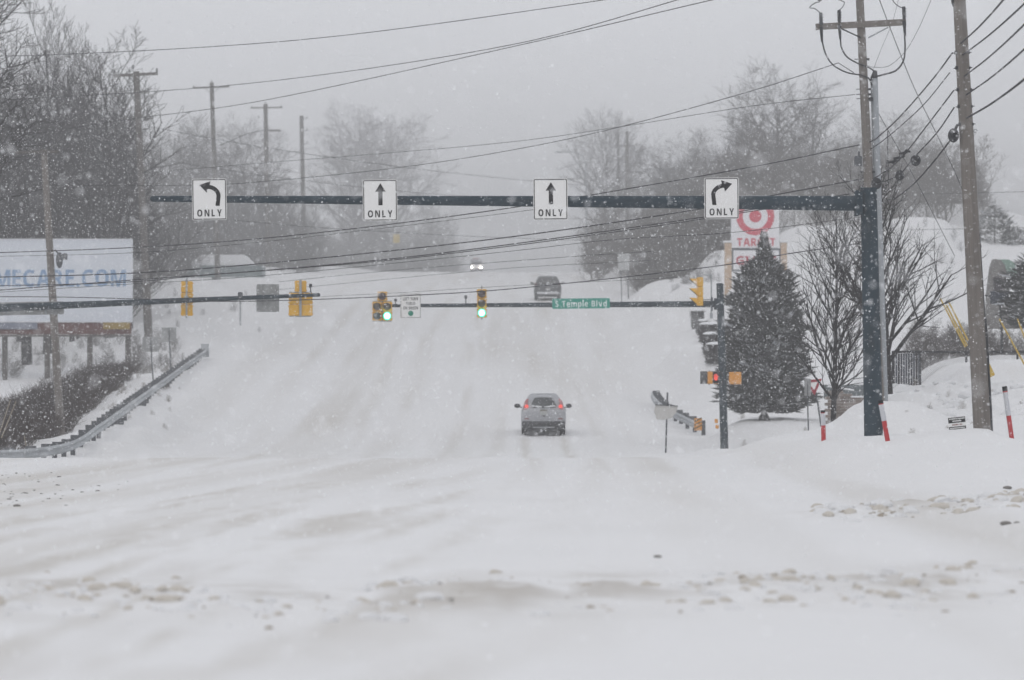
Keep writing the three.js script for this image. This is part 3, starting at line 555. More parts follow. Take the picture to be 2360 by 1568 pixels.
for (const [x, y, d, what] of [[2085, 352, 92, 'upper clamp bar on the third cable between the wooden poles'], [2072, 363, 93.5, 'middle clamp bar on the third cable between the wooden poles'], [2060, 372, 95, 'lower clamp bar on the third cable between the wooden poles']]) solo('cable_clamp', [rod(P(x - 13, y + 3, d), P(x + 13, y - 3, d), 0.028, 0.028, 8), rod(P(x - 3, y + 6, d), P(x + 5, y - 7, d), 0.03, 0.03, 8)], M.iron, what, 'clamp');
for (const [x, y, d, r, what] of [[2110, 370, 91, 0.12, 'round black cable loop hanging under the clamp bars'], [2073, 405, 95, 0.11, 'small black drip loop below the clamp bars'], [2020, 423, 102, 0.14, 'black cable coil beside the looped-cable pole at the mast top']]) solo('cable_loop', [new THREE.TorusGeometry(r * 0.7, r * 0.42, 10, 20).rotateY(0.4).translate(...P(x, y, d)), rod(P(x + 4, y - 12, d), P(x, y, d), 0.04)], M.iron, what, 'cable loop');

// ---------------------------------------------------------------- guardrails
const wBeam = [[0, -0.155], [0.03, -0.14], [0.075, -0.1], [0.08, -0.07], [0.03, -0.025], [0.022, 0], [0.03, 0.025], [0.08, 0.07], [0.075, 0.1], [0.03, 0.14], [0, 0.155]];
function guardrail(label, path, side, extras) {                       // path: places (px, py, depth) of the rail's foot; side: +1 when the face looks to the right of the path
  const t = thing('guardrail', label, 'guardrail', V(0, 0, 0));
  const c = new THREE.CatmullRomCurve3(path.map((q) => P(...q)), false, 'centripetal'), L = c.getLength();
  const at = (u) => { const p = c.getPointAt(clamp(u)), g = c.getTangentAt(clamp(u)), n = V(-g.z, 0, g.x).normalize().multiplyScalar(side); return { p, g, n }; };
  const nb = Math.max(1, Math.round(L / 3.8));
  for (let b = 0; b < nb; b++) {
    const pos = [], idx = [], ns = 5, w = wBeam.length * 2;
    for (let k = 0; k <= ns; k++) {
      const { p, n } = at((b + k / ns * 1.01) / nb), lift = 0.38 + (b % 2) * 0.003;
      for (const s of [0, 1]) for (const [o, y] of wBeam) pos.push(p.x + n.x * (o - s * 0.006), p.y + lift + y, p.z + n.z * (o - s * 0.006));
      if (k) { const a = (k - 1) * w, e = k * w, m = wBeam.length; for (let q = 0; q < m - 1; q++) { idx.push(a + q, e + q, a + q + 1, e + q, e + q + 1, a + q + 1, a + m + q, a + m + q + 1, e + m + q, e + m + q, a + m + q + 1, e + m + q + 1); } for (const q of [0, m - 1]) idx.push(a + q, a + m + q, e + q, e + q, a + m + q, e + m + q); }
    }
    const g = new THREE.BufferGeometry(); g.setAttribute('position', new THREE.Float32BufferAttribute(pos, 3)); g.setAttribute('uv', new THREE.Float32BufferAttribute(pos.filter((_, i) => i % 3 !== 2), 2)); g.setIndex(idx); g.computeVertexNormals();
    part(t, 'beam', g, M.galv);
  }
  const np = Math.round(L / 1.9);
  for (let k = 0; k <= np; k++) {
    const { p, n } = at(k / np), a = Math.atan2(n.x, n.z);
    part(t, 'post', [box(0.1, 1.0, 0.15, 0, 0.1, -0.27), box(0.14, 0.34, 0.2, 0, 0.43, -0.11)].map((g) => g.rotateY(a).translate(p.x, p.y, p.z)), M.galvDark);
  }
  extras?.(t, at); return t;
}
guardrail('long curved guardrail along the left of the road in front of the brush', RAIL_LEFT, 1, (t, at) => {
  const { p } = at(1); part(t, 'end_terminal', [box(0.42, 0.7, 0.08, p.x, p.y + 0.5, p.z, 0.02), box(0.3, 0.56, 0.3, p.x - 0.05, p.y + 0.44, p.z - 0.15, 0.02)], M.galv);
});
guardrail('short curved guardrail with an orange end marker at the right of the road', RAIL_RIGHT, -1, (t, at) => {
  const { p } = at(0); const s = part(t, 'end_marker', box(0.32, 0.5, 0.05, p.x + 0.04, p.y + 0.44, p.z + 0.12, 0.02), M.orange, 'orange striped end marker');
  for (let k = 0; k < 3; k++) part(s, 'stripe', sheet(poly([[-0.15, -0.04], [0.15, 0.12], [0.15, 0.18], [-0.15, 0.02]]), 0.004).translate(p.x + 0.04, p.y + 0.26 + k * 0.15, p.z + 0.146), mat(0.12, 0.075, 0.03));
});

// ---------------------------------------------------------------- billboard
{
  const d = 200, L0 = P(302, 741, d), w = 15.4, h = 4.25;
  const t = thing('billboard', 'wide white billboard with blue letters standing in front of the wood', 'billboard', V(L0.x - w / 2, L0.y, -d), 0); t.rotation.z = 0.0;
  part(t, 'panel', box(w, h, 0.3, 0, h / 2, 0, 0.03), mat(0.6, 0.635, 0.69, 0.6));
  part(t, 'trim', [box(w + 0.1, 0.07, 0.36, 0, h + 0.02, 0), box(0.07, h, 0.36, w / 2 + 0.02, h / 2, 0), box(w + 0.1, 0.07, 0.36, 0, -0.02, 0)], mat(0.6, 0.62, 0.66));
  const X = (px) => xAt(px, d) - (L0.x - w / 2), blue = mat(0.17, 0.29, 0.46, 0.6);
  for (const g of letters('MECARE.COM', X(290) - X(-12), 0.88, bold, 0.012)) part(t, 'letter', g.translate((X(290) + X(-12)) / 2, (741 - 641.5) / F * d, 0.152), blue);
  part(t, 'skirt', [box(w, 0.6, 0.2, 0, -0.37, 0)], mat(0.2, 0.075, 0.065, 0.9, { map: woodTex }));
  part(t, 'name_plate', box(1.4, 0.36, 0.06, X(268), -0.24, 0.14, 0.02), mat(0.3, 0.2, 0.03)); part(t, 'name_plate', box(2.3, 0.36, 0.06, X(35), -0.24, 0.14, 0.02), mat(0.18, 0.2, 0.26));
  part(t, 'catwalk', box(w, 0.1, 0.9, 0, -0.75, 0.3), M.darkWood);
  for (const px of [-160, -75, 10, 108, 206, 294]) { const gx = xAt(px, d), y = ground(gx, d) - L0.y; part(t, 'post', box(0.26, -0.7 - y + 0.5, 0.3, X(px), (-0.7 + y - 0.5) / 2, -0.02), M.darkWood); }
}
// ---------------------------------------------------------------- store pylon
{
  const d = 226, at = P(1740, 660, d), base = V(at.x, at.y - 0.5, -d), k = d / F;
  const t = thing('store_sign', 'store pylon sign with a red bullseye over a second white panel between tan pillars', 'sign', base);
  const X = (px) => (px - 1740) * k, Y = (py) => (660 - py) * k + 0.5, B = (x0, y0, x1, y1, dz, z = 0, r = 0) => box(X(x1) - X(x0), Y(y0) - Y(y1), dz, (X(x0) + X(x1)) / 2, (Y(y0) + Y(y1)) / 2, z, r);
  const white = mat(0.75, 0.75, 0.77, 0.5), tan = mat(0.5, 0.37, 0.26, 0.9), red = mat(0.55, 0.05, 0.085, 0.5);
  const pn = part(t, 'panel', B(1685, 452, 1795, 572, 0.5, 0, 0.03), white);
  const ring = new THREE.Shape(); ring.absarc(0, 0, 44 * k, 0, Math.PI * 2); const hole = new THREE.Path(); hole.absarc(0, 0, 29.5 * k, 0, Math.PI * 2, true); ring.holes.push(hole);
  part(pn, 'bullseye_ring', sheet(ring, 0.03).translate(X(1740), Y(499), 0.25), red);
  part(pn, 'bullseye_centre', new THREE.CylinderGeometry(14 * k, 14 * k, 0.03, 28).rotateX(Math.PI / 2).translate(X(1740), Y(499), 0.265), red);
  for (const g of letters('TARGET', 88 * k, 18 * k, bold, 0.03)) part(pn, 'letter', g.translate(X(1742), Y(558.5), 0.25), red);
  const p2 = part(t, 'panel', B(1689, 577, 1795, 622, 0.46, 0, 0.02), white, 'lower white panel');
  part(p2, 'frame', [B(1686, 573, 1798, 577, 0.5), B(1686, 577, 1689, 624, 0.5), B(1795, 577, 1798, 624, 0.5), B(1686, 622, 1798, 626, 0.5)], mat(0.09, 0.1, 0.12));
  for (const g of letters('GIANT', 92 * k, 20 * k, bold, 0.03)) part(p2, 'letter', g.translate(X(1742), Y(601), 0.231), mat(0.42, 0.02, 0.05));
  for (const [x0, x1] of [[1670, 1685.5], [1798.5, 1813]]) { const pl = part(t, 'pillar', B(x0, 560, x1, 685, 0.7, -0.05, 0.02), tan); part(pl, 'cap', B(x0 - 2, 555, x1 + 2, 560, 0.85, -0.05, 0.03), M.snow); }
  part(t, 'base', B(1690, 664, 1795, 700, 0.4, -0.1), tan);
}

// ---------------------------------------------------------------- vehicles
function car(name, label, pos, o) {
  const t = thing(name, label, o.category ?? 'car', pos, 0);
  const paint = o.paint, st = o.stations;
  const half = (s) => { const { yb, be, yt, w, wt } = s; return [[0, yb], [w * 0.86, yb], [w * 0.985, yb + 0.09], [w, lerp(yb, be, 0.5)], [w * 0.985, be - 0.04], [lerp(w * 0.97, wt, 0.18), lerp(be, yt, 0.16)], [lerp(w, wt, 0.72), lerp(be, yt, 0.66)], [wt, yt - (yt - be) * 0.14], [wt * 0.86, yt - 0.02], [0, yt]]; };
  const pos3 = [], idx = []; const rings = st.map((s) => { const h = half(s); return [...h, ...h.slice(1, -1).reverse().map(([x, y]) => [-x, y])]; });
  const n = rings[0].length;
  rings.forEach((r, k) => { for (const [x, y] of r) pos3.push(x, y, -st[k].z); if (k) for (let q = 0; q < n; q++) { const a = (k - 1) * n + q, b = (k - 1) * n + (q + 1) % n; idx.push(a, b, a + n, b, b + n, a + n); } });
  for (const [k, flip] of [[0, true], [rings.length - 1, false]]) { const c = pos3.length / 3, r = rings[k]; pos3.push(0, r.reduce((s, p) => s + p[1], 0) / n, -st[k].z); for (let q = 0; q < n; q++) { const a = k * n + q, b = k * n + (q + 1) % n; idx.push(...(flip ? [c, b, a] : [c, a, b])); } }
  const g = new THREE.BufferGeometry(); g.setAttribute('position', new THREE.Float32BufferAttribute(pos3, 3)); g.setIndex(idx); g.setAttribute('uv', new THREE.Float32BufferAttribute(new Float32Array(pos3.length / 3 * 2), 2)); g.computeVertexNormals();
  const body = part(t, 'body', g, paint);
  for (const [x, z] of [[-o.track, o.axle[0]], [o.track, o.axle[0]], [-o.track, o.axle[1]], [o.track, o.axle[1]]]) {
    const wh = part(t, 'wheel', new THREE.LatheGeometry([[0.2, -0.1], [0.3, -0.115], [0.345, -0.09], [0.352, 0], [0.345, 0.09], [0.3, 0.115], [0.2, 0.1]].map(([a, b]) => new THREE.Vector2(a * o.wheel, b)), 24).rotateZ(Math.PI / 2).translate(x, 0.35 * o.wheel, -z), M.rubber);
    part(wh, 'rim', new THREE.CylinderGeometry(0.21 * o.wheel, 0.21 * o.wheel, 0.16, 18).rotateZ(Math.PI / 2).translate(x, 0.35 * o.wheel, -z), M.galv);
  }
  o.extra(t, body); return t;
}
const slab = (shape, depth, y0, z0, tilt, r = 0) => sheet(shape, depth, r).rotateX(-tilt).translate(0, y0, -z0);
{ // silver car at the foot of the hill
  const silver = new THREE.MeshPhysicalMaterial({ roughness: 0.55, metalness: 0.08, clearcoat: 0.3, clearcoatRoughness: 0.5, map: texture(128, 128, (u, v) => 0.85 + 0.3 * (per(u, v, 6, 6) - 0.5), [1, 1]) }); silver.color.setRGB(0.46, 0.47, 0.5);
  const d = 156, x = xAt(1252, d);
  const S = (z, yb, be, yt, w, wt) => ({ z, yb, be, yt, w, wt });
  const glass = mat(0.03, 0.034, 0.036, 0.25), dark = mat(0.035, 0.036, 0.04, 0.85);
  car('silver_car', 'silver car driving away with red tail lamps at the foot of the hill', V(x, ground(x, d + 1) - 0.03, -(d - 0.6)), {
    paint: silver, track: 0.77, axle: [0.8, 3.42], wheel: 1, stations: [S(0, 0.5, 0.86, 0.95, 0.78, 0.62), S(0.05, 0.42, 0.98, 1.06, 0.88, 0.7), S(0.14, 0.36, 1.02, 1.14, 0.905, 0.72), S(0.28, 0.32, 1.04, 1.36, 0.91, 0.69), S(0.42, 0.3, 1.05, 1.55, 0.91, 0.64), S(0.62, 0.28, 1.05, 1.66, 0.91, 0.6), S(1.2, 0.26, 1.04, 1.7, 0.91, 0.6), S(2.3, 0.26, 1.02, 1.68, 0.91, 0.6), S(2.9, 0.26, 1.0, 1.5, 0.91, 0.62), S(3.45, 0.26, 0.96, 1.08, 0.9, 0.72), S(4.2, 0.28, 0.84, 0.94, 0.86, 0.66), S(4.5, 0.34, 0.66, 0.74, 0.76, 0.5)],
    extra(t, body) {
      const win = new THREE.Shape(); win.moveTo(-0.5, 0); win.quadraticCurveTo(-0.54, 0.03, -0.5, 0.1); win.lineTo(-0.4, 0.37); win.quadraticCurveTo(-0.37, 0.44, -0.28, 0.445); win.quadraticCurveTo(0, 0.475, 0.28, 0.445); win.quadraticCurveTo(0.37, 0.44, 0.4, 0.37); win.lineTo(0.5, 0.1); win.quadraticCurveTo(0.54, 0.03, 0.5, 0); win.quadraticCurveTo(0.2, -0.05, 0, -0.05); win.quadraticCurveTo(-0.2, -0.05, -0.5, 0);
      const w = part(t, 'rear_window', slab(win, 0.02, 1.14, 0.105, 0.62), glass);
      part(w, 'wiper', rod(V(0.02, 1.12, -0.065), V(-0.33, 1.17, -0.1), 0.012, 0.008, 5), M.black);
      const r = rng(5); const lumps = []; for (let k = 0; k < 26; k++) { const u = r() * 2 - 1; lumps.push(new THREE.IcosahedronGeometry(0.03 + 0.035 * r(), 1).scale(1.6, 0.6, 0.6).translate(u * 0.44, 1.135 + 0.05 * u * u * (0.5 + r()), -0.09)); }
      part(w, 'snow_crust', lumps, M.snow);
      for (const s of [-1, 1]) {
        const lt = poly([[0, -0.1], [0.13, -0.12], [0.16, 0.0], [0.1, 0.22], [0.02, 0.34], [-0.05, 0.36], [0.01, 0.1]].map(([a, b]) => [s * a, b]));
        const tl = part(t, 'tail_lamp', slab(lt, 0.05, 1.12, 0.16, 0.45, 0.01).translate(s * 0.66, 0, 0.02), mat(0.34, 0.1, 0.11, 0.3));
        part(tl, 'brake_light', new THREE.SphereGeometry(0.075, 14, 10).scale(1.15, 1, 0.5).translate(s * 0.69, 1.16, -0.07), glowRed, 'lit red lamp');
        part(t, 'mirror', [new THREE.SphereGeometry(0.13, 14, 10).scale(1, 0.72, 0.6).translate(s * 1.06, 1.17, -2.75), rod(V(s * 0.86, 1.1, -2.75), V(s * 1.0, 1.15, -2.75), 0.03)], dark);
        part(t, 'reflector', box(0.17, 0.045, 0.03, s * 0.68, 0.66, 0.005), mat(0.2, 0.03, 0.03, 0.4));
      }
      part(t, 'bumper', [new RoundedBoxGeometry(1.74, 0.26, 0.3, 3, 0.06).translate(0, 0.43, -0.1), box(1.5, 0.14, 0.3, 0, 0.27, -0.16)], dark);
      part(t, 'skid_plate', box(0.9, 0.05, 0.05, 0, 0.31, 0.06, 0.02), mat(0.3, 0.31, 0.33, 0.6));
      part(t, 'licence_plate', box(0.32, 0.15, 0.015, 0, 0.9, 0.0), mat(0.42, 0.43, 0.42));
      part(t, 'tailgate_handle', box(0.3, 0.05, 0.05, 0, 1.0, -0.005, 0.015), mat(0.2, 0.18, 0.15));
      part(t, 'emblem', new THREE.CylinderGeometry(0.05, 0.05, 0.02, 16).rotateX(Math.PI / 2).translate(0, 1.045, -0.035), M.galv);
      part(t, 'latch', box(0.12, 0.04, 0.02, 0, 0.77, 0.005), M.black);
      part(t, 'roof_snow', new THREE.SphereGeometry(1, 20, 10, 0, 6.2832, 0, 1.57).scale(0.52, 0.05, 0.95).translate(0, 1.68, -1.6), M.snow);
      for (const s of [-1, 1]) part(t, 'side_window', sheet(poly([[-0.75, 1.1], [-2.6, 1.08], [-2.35, 1.45], [-1.0, 1.5]]), 0.01).rotateY(Math.PI / 2).rotateZ(s * 0.42).translate(s * 1.32, 0.36 - 0.38, 0).scale(1, 1, 1), glass).visible = true;
    },
  });
}
{ // dark truck ahead
  const d = 272, x = xAt(1262, d), S = (z, yb, be, yt, w, wt) => ({ z, yb, be, yt, w, wt });
  const paint = new THREE.MeshPhysicalMaterial({ roughness: 0.5, metalness: 0.2, clearcoat: 0.3 }); paint.color.setRGB(0.05, 0.052, 0.06);
  car('dark_truck', 'dark truck driving away halfway up the hill', V(x, ground(x, d) - 0.04, -d), {
    category: 'truck', paint, track: 0.8, axle: [0.95, 3.9], wheel: 1.08, stations: [S(0, 0.55, 1.02, 1.1, 0.9, 0.84), S(0.06, 0.5, 1.1, 1.16, 0.95, 0.86), S(0.2, 0.44, 1.14, 1.24, 0.97, 0.84), S(0.36, 0.4, 1.14, 1.6, 0.97, 0.74), S(0.55, 0.38, 1.14, 1.78, 0.97, 0.68), S(1.2, 0.38, 1.12, 1.84, 0.97, 0.68), S(2.9, 0.38, 1.1, 1.82, 0.97, 0.66), S(3.6, 0.38, 1.1, 1.24, 0.96, 0.8), S(4.9, 0.42, 1.0, 1.1, 0.92, 0.74), S(5.1, 0.5, 0.8, 0.88, 0.84, 0.6)],
    extra(t) {
      part(t, 'rear_window', slab(poly([[-0.62, 0], [0.62, 0], [0.54, 0.46], [-0.54, 0.46]]), 0.02, 1.24, 0.175, 0.4), mat(0.02, 0.022, 0.025, 0.3));
      part(t, 'bumper', new RoundedBoxGeometry(1.55, 0.17, 0.24, 3, 0.05).translate(0, 0.58, 0.06), mat(0.6, 0.61, 0.63, 0.4));
      part(t, 'licence_plate', box(0.32, 0.16, 0.02, 0.02, 0.85, 0.02), mat(0.5, 0.5, 0.5));
      for (const s of [-1, 1]) {
        part(t, 'tail_lamp', box(0.12, 0.34, 0.05, s * 0.84, 1.12, -0.06, 0.02), mat(0.14, 0.04, 0.045, 0.4));
        part(t, 'mirror', [new RoundedBoxGeometry(0.24, 0.14, 0.14, 2, 0.04).translate(s * 1.13, 1.36, -2.7), rod(V(s * 0.88, 1.28, -2.7), V(s * 1.05, 1.33, -2.7), 0.03)], M.black);
      }
      part(t, 'skirt', box(1.6, 0.22, 0.3, 0, 0.42, -0.1), M.black);
    },
  });
}
{ // oncoming vehicle in the haze
  const d = 590, x = xAt(1097, d), y = ground(x, d);
  const t = thing('oncoming_van', 'distant oncoming van with two bright headlights in the snowfall', 'van', V(x, y, -d));
  part(t, 'body', [new RoundedBoxGeometry(1.9, 0.9, 4.6, 3, 0.15).translate(0, 0.95, -2.3), new RoundedBoxGeometry(1.75, 1.0, 3.4, 3, 0.2).translate(0, 1.75, -2.9)], mat(0.3, 0.3, 0.32, 0.5));
  part(t, 'windscreen', sheet(poly([[-0.75, 0], [0.75, 0], [0.66, 0.6], [-0.66, 0.6]]), 0.02).rotateX(-0.3).translate(0, 1.45, -1.12), mat(0.03, 0.03, 0.035, 0.3));
  part(t, 'bumper', box(1.8, 0.22, 0.2, 0, 0.55, 0.02, 0.05), M.rubber);
  const head = new THREE.MeshStandardMaterial({ color: 0xffffff, emissive: new THREE.Color(1, 0.99, 0.95), emissiveIntensity: 3.2 });
  for (const s of [-1, 1]) {
    part(t, 'headlight', new THREE.SphereGeometry(0.16, 12, 8).scale(1.2, 0.9, 0.5).translate(s * 0.68, 0.86, 0.03), head);
    part(t, 'wheel', new THREE.CylinderGeometry(0.34, 0.34, 0.22, 16).rotateZ(Math.PI / 2).translate(s * 0.8, 0.34, -0.8), M.rubber); part(t, 'wheel', new THREE.CylinderGeometry(0.34, 0.34, 0.22, 16).rotateZ(Math.PI / 2).translate(s * 0.8, 0.34, -3.8), M.rubber);
    const p = new THREE.PointLight(0xfff6e8, 5); p.position.set(s * 0.68, 0.86, 0.2); p.castShadow = true; p.name = 'headlight_glow'; t.add(p);
  }
  part(t, 'roof_light', box(0.9, 0.14, 0.2, -0.1, 2.32, -1.8, 0.04), mat(0.4, 0.06, 0.05));
}

// ---------------------------------------------------------------- small signs, stakes and posts
function stake(label, x0, y0, x1, y1, d) {
  const a = P(x1, y1, d), b = P(x0, y0, d), t = thing('marker_stake', label, 'marker stake', a), q = b.sub(a), at = (u) => q.clone().multiplyScalar(u), r = 0.05;
  part(t, 'shaft', rod(at(-0.25), at(0.5), r, r, 14), M.red, 'red lower half'); part(t, 'sleeve', rod(at(0.5), at(0.9), r * 1.04, r * 1.04, 14), M.reflector); part(t, 'band', rod(at(0.9), at(0.92), r * 1.07, r * 1.07, 14), M.red); part(t, 'cap', rod(at(0.92), at(1), r * 1.08, r * 1.08, 14), M.black);
}
stake('red and silver marker stake right of the nearest wooden pole', 2315, 891, 2334, 1026, 80);
stake('leaning red and silver marker stake touching the thick sign mast', 2029, 923, 2046, 1018, Math.min(84.4, -hit(2046, 1018, 60).z));
stake('small red and silver marker stake below the yield sign', 1896.5, 946, 1898, 1016, -hit(1898, 1016, 60).z);
{
  const d = 95, p = P(2206, 979, d), t = thing('yard_sign', 'small black and white yard sign stuck in the snow beside the nearest pole', 'yard sign', p); t.rotation.z = 0.1; t.rotation.y = 0.05;
  const k = 0.45 / 42 * 1.0, w = 0.445, h = 0.39;
  part(t, 'panel', box(w, h, 0.012, 0, 0, 0), M.signWhite);
  for (const [y, hh] of [[0.115, 0.135], [-0.115, 0.14]]) {
    const b = part(t, 'band', box(w - 0.02, hh, 0.004, 0, y, 0.008), M.black), r = rng(y > 0 ? 3 : 8), bits = [];
    for (let row = 0; row < 2; row++) for (let x = -w * 0.42 * (row ? 0.6 : 1); x < w * 0.42 * (row ? 0.6 : 1); ) { const q = 0.008 + 0.012 * r(); bits.push(box(q, 0.03, 0.002, x + q / 2, y + 0.032 - row * 0.055, 0.0115)); x += q + 0.006; }
    part(b, 'print', bits, M.signWhite);
  }
  const r = rng(21), bits = []; for (let x = -0.12; x < 0.13;) { const q = 0.01 + 0.012 * r(); bits.push(box(q, 0.035, 0.002, x, 0.0, 0.0075)); x += q + 0.007; }
  part(t, 'print', bits, mat(0.2, 0.07, 0.06));
  part(t, 'wire_leg', rod(V(-0.14, -0.6, -0.012), V(-0.14, 0.16, -0.012), 0.004, 0.004, 5), M.galv); part(t, 'wire_leg', rod(V(0.14, -0.6, -0.012), V(0.14, 0.16, -0.012), 0.004, 0.004, 5), M.galv);
}
{ // yield sign and the thin post beside it
  const d = 128, b = P(1895, 1000, d), t = thing('yield_sign', 'small red-edged yield sign on a leaning post under the bare tree', 'sign', b), L = (x, y, z = 0) => P(x, y, d).sub(b).add(V(0, 0, z));
  part(t, 'post', rod(L(1899, 1030), L(1881, 905), 0.028, 0.028, 8), M.galvDark);
  const c = L(1873.5, 889), tri = (s) => [[-0.31, 0.2], [0.31, 0.2], [0.0, -0.33]].map(([x, y]) => [x * s, y * s + 0.02 * (1 - s)]);
  const sh = poly(tri(1)); sh.holes.push(new THREE.Path(tri(0.5).map(([x, y]) => new THREE.Vector2(x, y))));
  const put = (g, z) => g.rotateZ(0.1).rotateY(0.2).translate(c.x + 0.02, c.y, c.z + z);
  part(t, 'panel', put(sheet(poly(tri(0.98)), 0.006), 0.03), M.signWhite); part(t, 'border', put(sheet(sh, 0.003), 0.038), mat(0.3, 0.03, 0.045));
  const s = thing('sign_post', 'thin bare post just left of the yield sign with a sign seen edge on', 'sign', P(1863.5, 1003, d - 3)); const L2 = (x, y) => P(x, y, d - 3).sub(s.position);
  part(s, 'post', rod(L2(1864, 1030), L2(1860, 880), 0.022, 0.022, 8), M.galvDark); part(s, 'panel', sheet(roundRect(0.45, 0.55, 0.03), 0.006).rotateY(1.0).translate(...L2(1861, 893)), M.signBack);
}
{ // sign on a channel post before the short guardrail
  const d = 138, b = P(1534, 1044, d), t = thing('road_sign', 'pale clipped sign plate on a thin steel post in front of the short guardrail', 'sign', b), L = (x, y, z = 0) => P(x, y, d).sub(b).add(V(0, 0, z)), k = d / F;
  part(t, 'post', [rod(L(1533.5, 1062), L(1538, 905), 0.035, 0.035, 6)], M.galvDark);
  part(t, 'panel', sheet(poly([[-27, 2], [25, -1], [21, -16], [10, -29], [-6, -33], [-24, -32], [-30, -14]].map(([x, y]) => [x * k, y * k])), 0.008).translate(...L(1537, 935, 0.05)), mat(0.48, 0.47, 0.45, 0.7));
  part(t, 'rim', sheet(poly([[-27, 3], [25, 0], [25, -2], [-27, 1]].map(([x, y]) => [x * k, y * k])), 0.05).translate(...L(1537, 935, 0.04)), M.iron);
}
function roadSign(label, px, d, top, w, h, footY, lean, m = M.signBack, two = false) {
  const b = P(px + lean, footY, d), t = thing('road_sign', label, 'sign', b), L = (x, y, z = 0) => P(x, y, d).sub(b).add(V(0, 0, z)), k = d / F;
  for (const o of two ? [-w * 0.3, w * 0.3] : [0]) part(t, 'post', rod(L(px + lean + o, footY + 14), L(px + o, top + 2), 0.035, 0.035, 7), M.galvDark);
  part(t, 'panel', sheet(roundRect(w * k, h * k, 0.03), 0.01).translate(...L(px, top + h / 2, m === M.signBack ? -0.06 : 0.05)), m); return t;
}
roadSign('square grey sign back on a thin post behind the left guardrail near its far end', 388, 185, 755, 34, 34, 868, 7);
roadSign('wide grey sign back on a leaning thin post in front of the tall dark pole', 346, 178, 777, 38, 34, 895, 8);
roadSign('faint stacked sign board on two posts by the brown slope', 1437, 262, 583, 26, 40, 700, 4, mat(0.42, 0.43, 0.43), true);
roadSign('faint yellow sign far away among the woods', 913, 560, 540, 15, 20, 640, 0, mat(0.5, 0.36, 0.06));
{ const d = 232, b = P(553, 745, d), t = thing('delineator_post', 'faint short post on the snowy slope right of the upright yellow signal', 'post', b), L = (x, y) => P(x, y, d).sub(b); part(t, 'shaft', rod(L(553, 750), L(553, 700), 0.05, 0.05, 8), M.galv); part(t, 'cap', rod(L(553, 700), L(553, 694), 0.06, 0.05, 8), M.galvDark); }
{ // leaning sticks in the brush
  const d = 126; for (const [x0, y0, x1, y1, l] of [[-4, 985, 23, 922, 'upper of two leaning sticks at the edge of the brush by the guardrail'], [2, 990, 36, 925, 'lower of two leaning sticks at the edge of the brush by the guardrail'], [66, 1050, 55, 1005, 'short pale stick standing in the brush over the guardrail']]) solo('stick', rod(P(x0, y0 + 20, d), P(x1, y1, d), 0.022, 0.015, 6), mat(0.3, 0.26, 0.2), l, 'stick');
}

// ---------------------------------------------------------------- right side: fence, gate, walls, structures
{
  const d = 121, t = thing('chain_link_fence', 'black chain link fence along the top of the snow pile', 'fence', V(0, 0, 0));
  const top = (x) => P(0, 812 - (x - 2118) * 0.004, d).y, x0 = xAt(2118, d), x1 = xAt(2620, d);
  part(t, 'rail', rod(V(xAt(2060, d), top(2060), -d), V(x1, top(2620), -d), 0.032, 0.032, 8), M.iron);
  for (const px of [2118, 2227, 2345, 2460, 2580]) part(t, 'post', rod(V(xAt(px, d), top(px) - 1.7, -d), V(xAt(px, d), top(px) + 0.03, -d), 0.035, 0.035, 8), M.iron);
  const q = new Tubes(), h = 1.3; for (let x = x0 - h; x < x1; x += 0.07) for (const s of [1, -1]) { let a = s > 0 ? x : x + h, b = s > 0 ? x + h : x, ya = -h, yb = 0; const cl = (u, v, yu, yv) => { if (u < x0) { yu += (x0 - u) / (v - u) * (yv - yu); u = x0; } if (u > x1) { yu += (x1 - u) / (v - u) * (yv - yu); u = x1; } return [u, yu]; };
    const A = cl(a, b, ya, yb), B = cl(b, a, yb, ya); if (Math.abs(A[0] - B[0]) > 0.02) q.tube([V(A[0], top(2200) + A[1], -d), V(B[0], top(2200) + B[1], -d)], [0.0028, 0.0028], 3); }
  tag(part(t, 'mesh', q.geo, M.iron), null, null, null, 'stuff');
  const g = thing('slatted_gate', 'dark gate with vertical slats beside the bare tree in the snow', 'gate', V(xAt(2089, d - 2), top(2089), -(d - 2))), w = xAt(2119, d) - xAt(2056, d), hh = 1.15;
  part(g, 'frame', [rod(V(-w / 2, 0, 0), V(w / 2, 0, 0), 0.03), rod(V(-w / 2, -hh - 0.5, 0), V(-w / 2, 0.02, 0), 0.03), rod(V(w / 2, -hh - 0.5, 0), V(w / 2, 0.02, 0), 0.03)], M.iron);
  const slatMats = [0.5, 1, 1.6].map((q) => mat(0.05 * q, 0.055 * q, 0.065 * q)), r = rng(12); for (let k = 0; k < 11; k++) part(g, 'slat', box(w / 11 * 0.82, hh, 0.02, -w / 2 + (k + 0.5) * w / 11, -hh / 2 - 0.06, (r() - 0.5) * 0.02), slatMats[Math.floor(r() * 3)]);
}
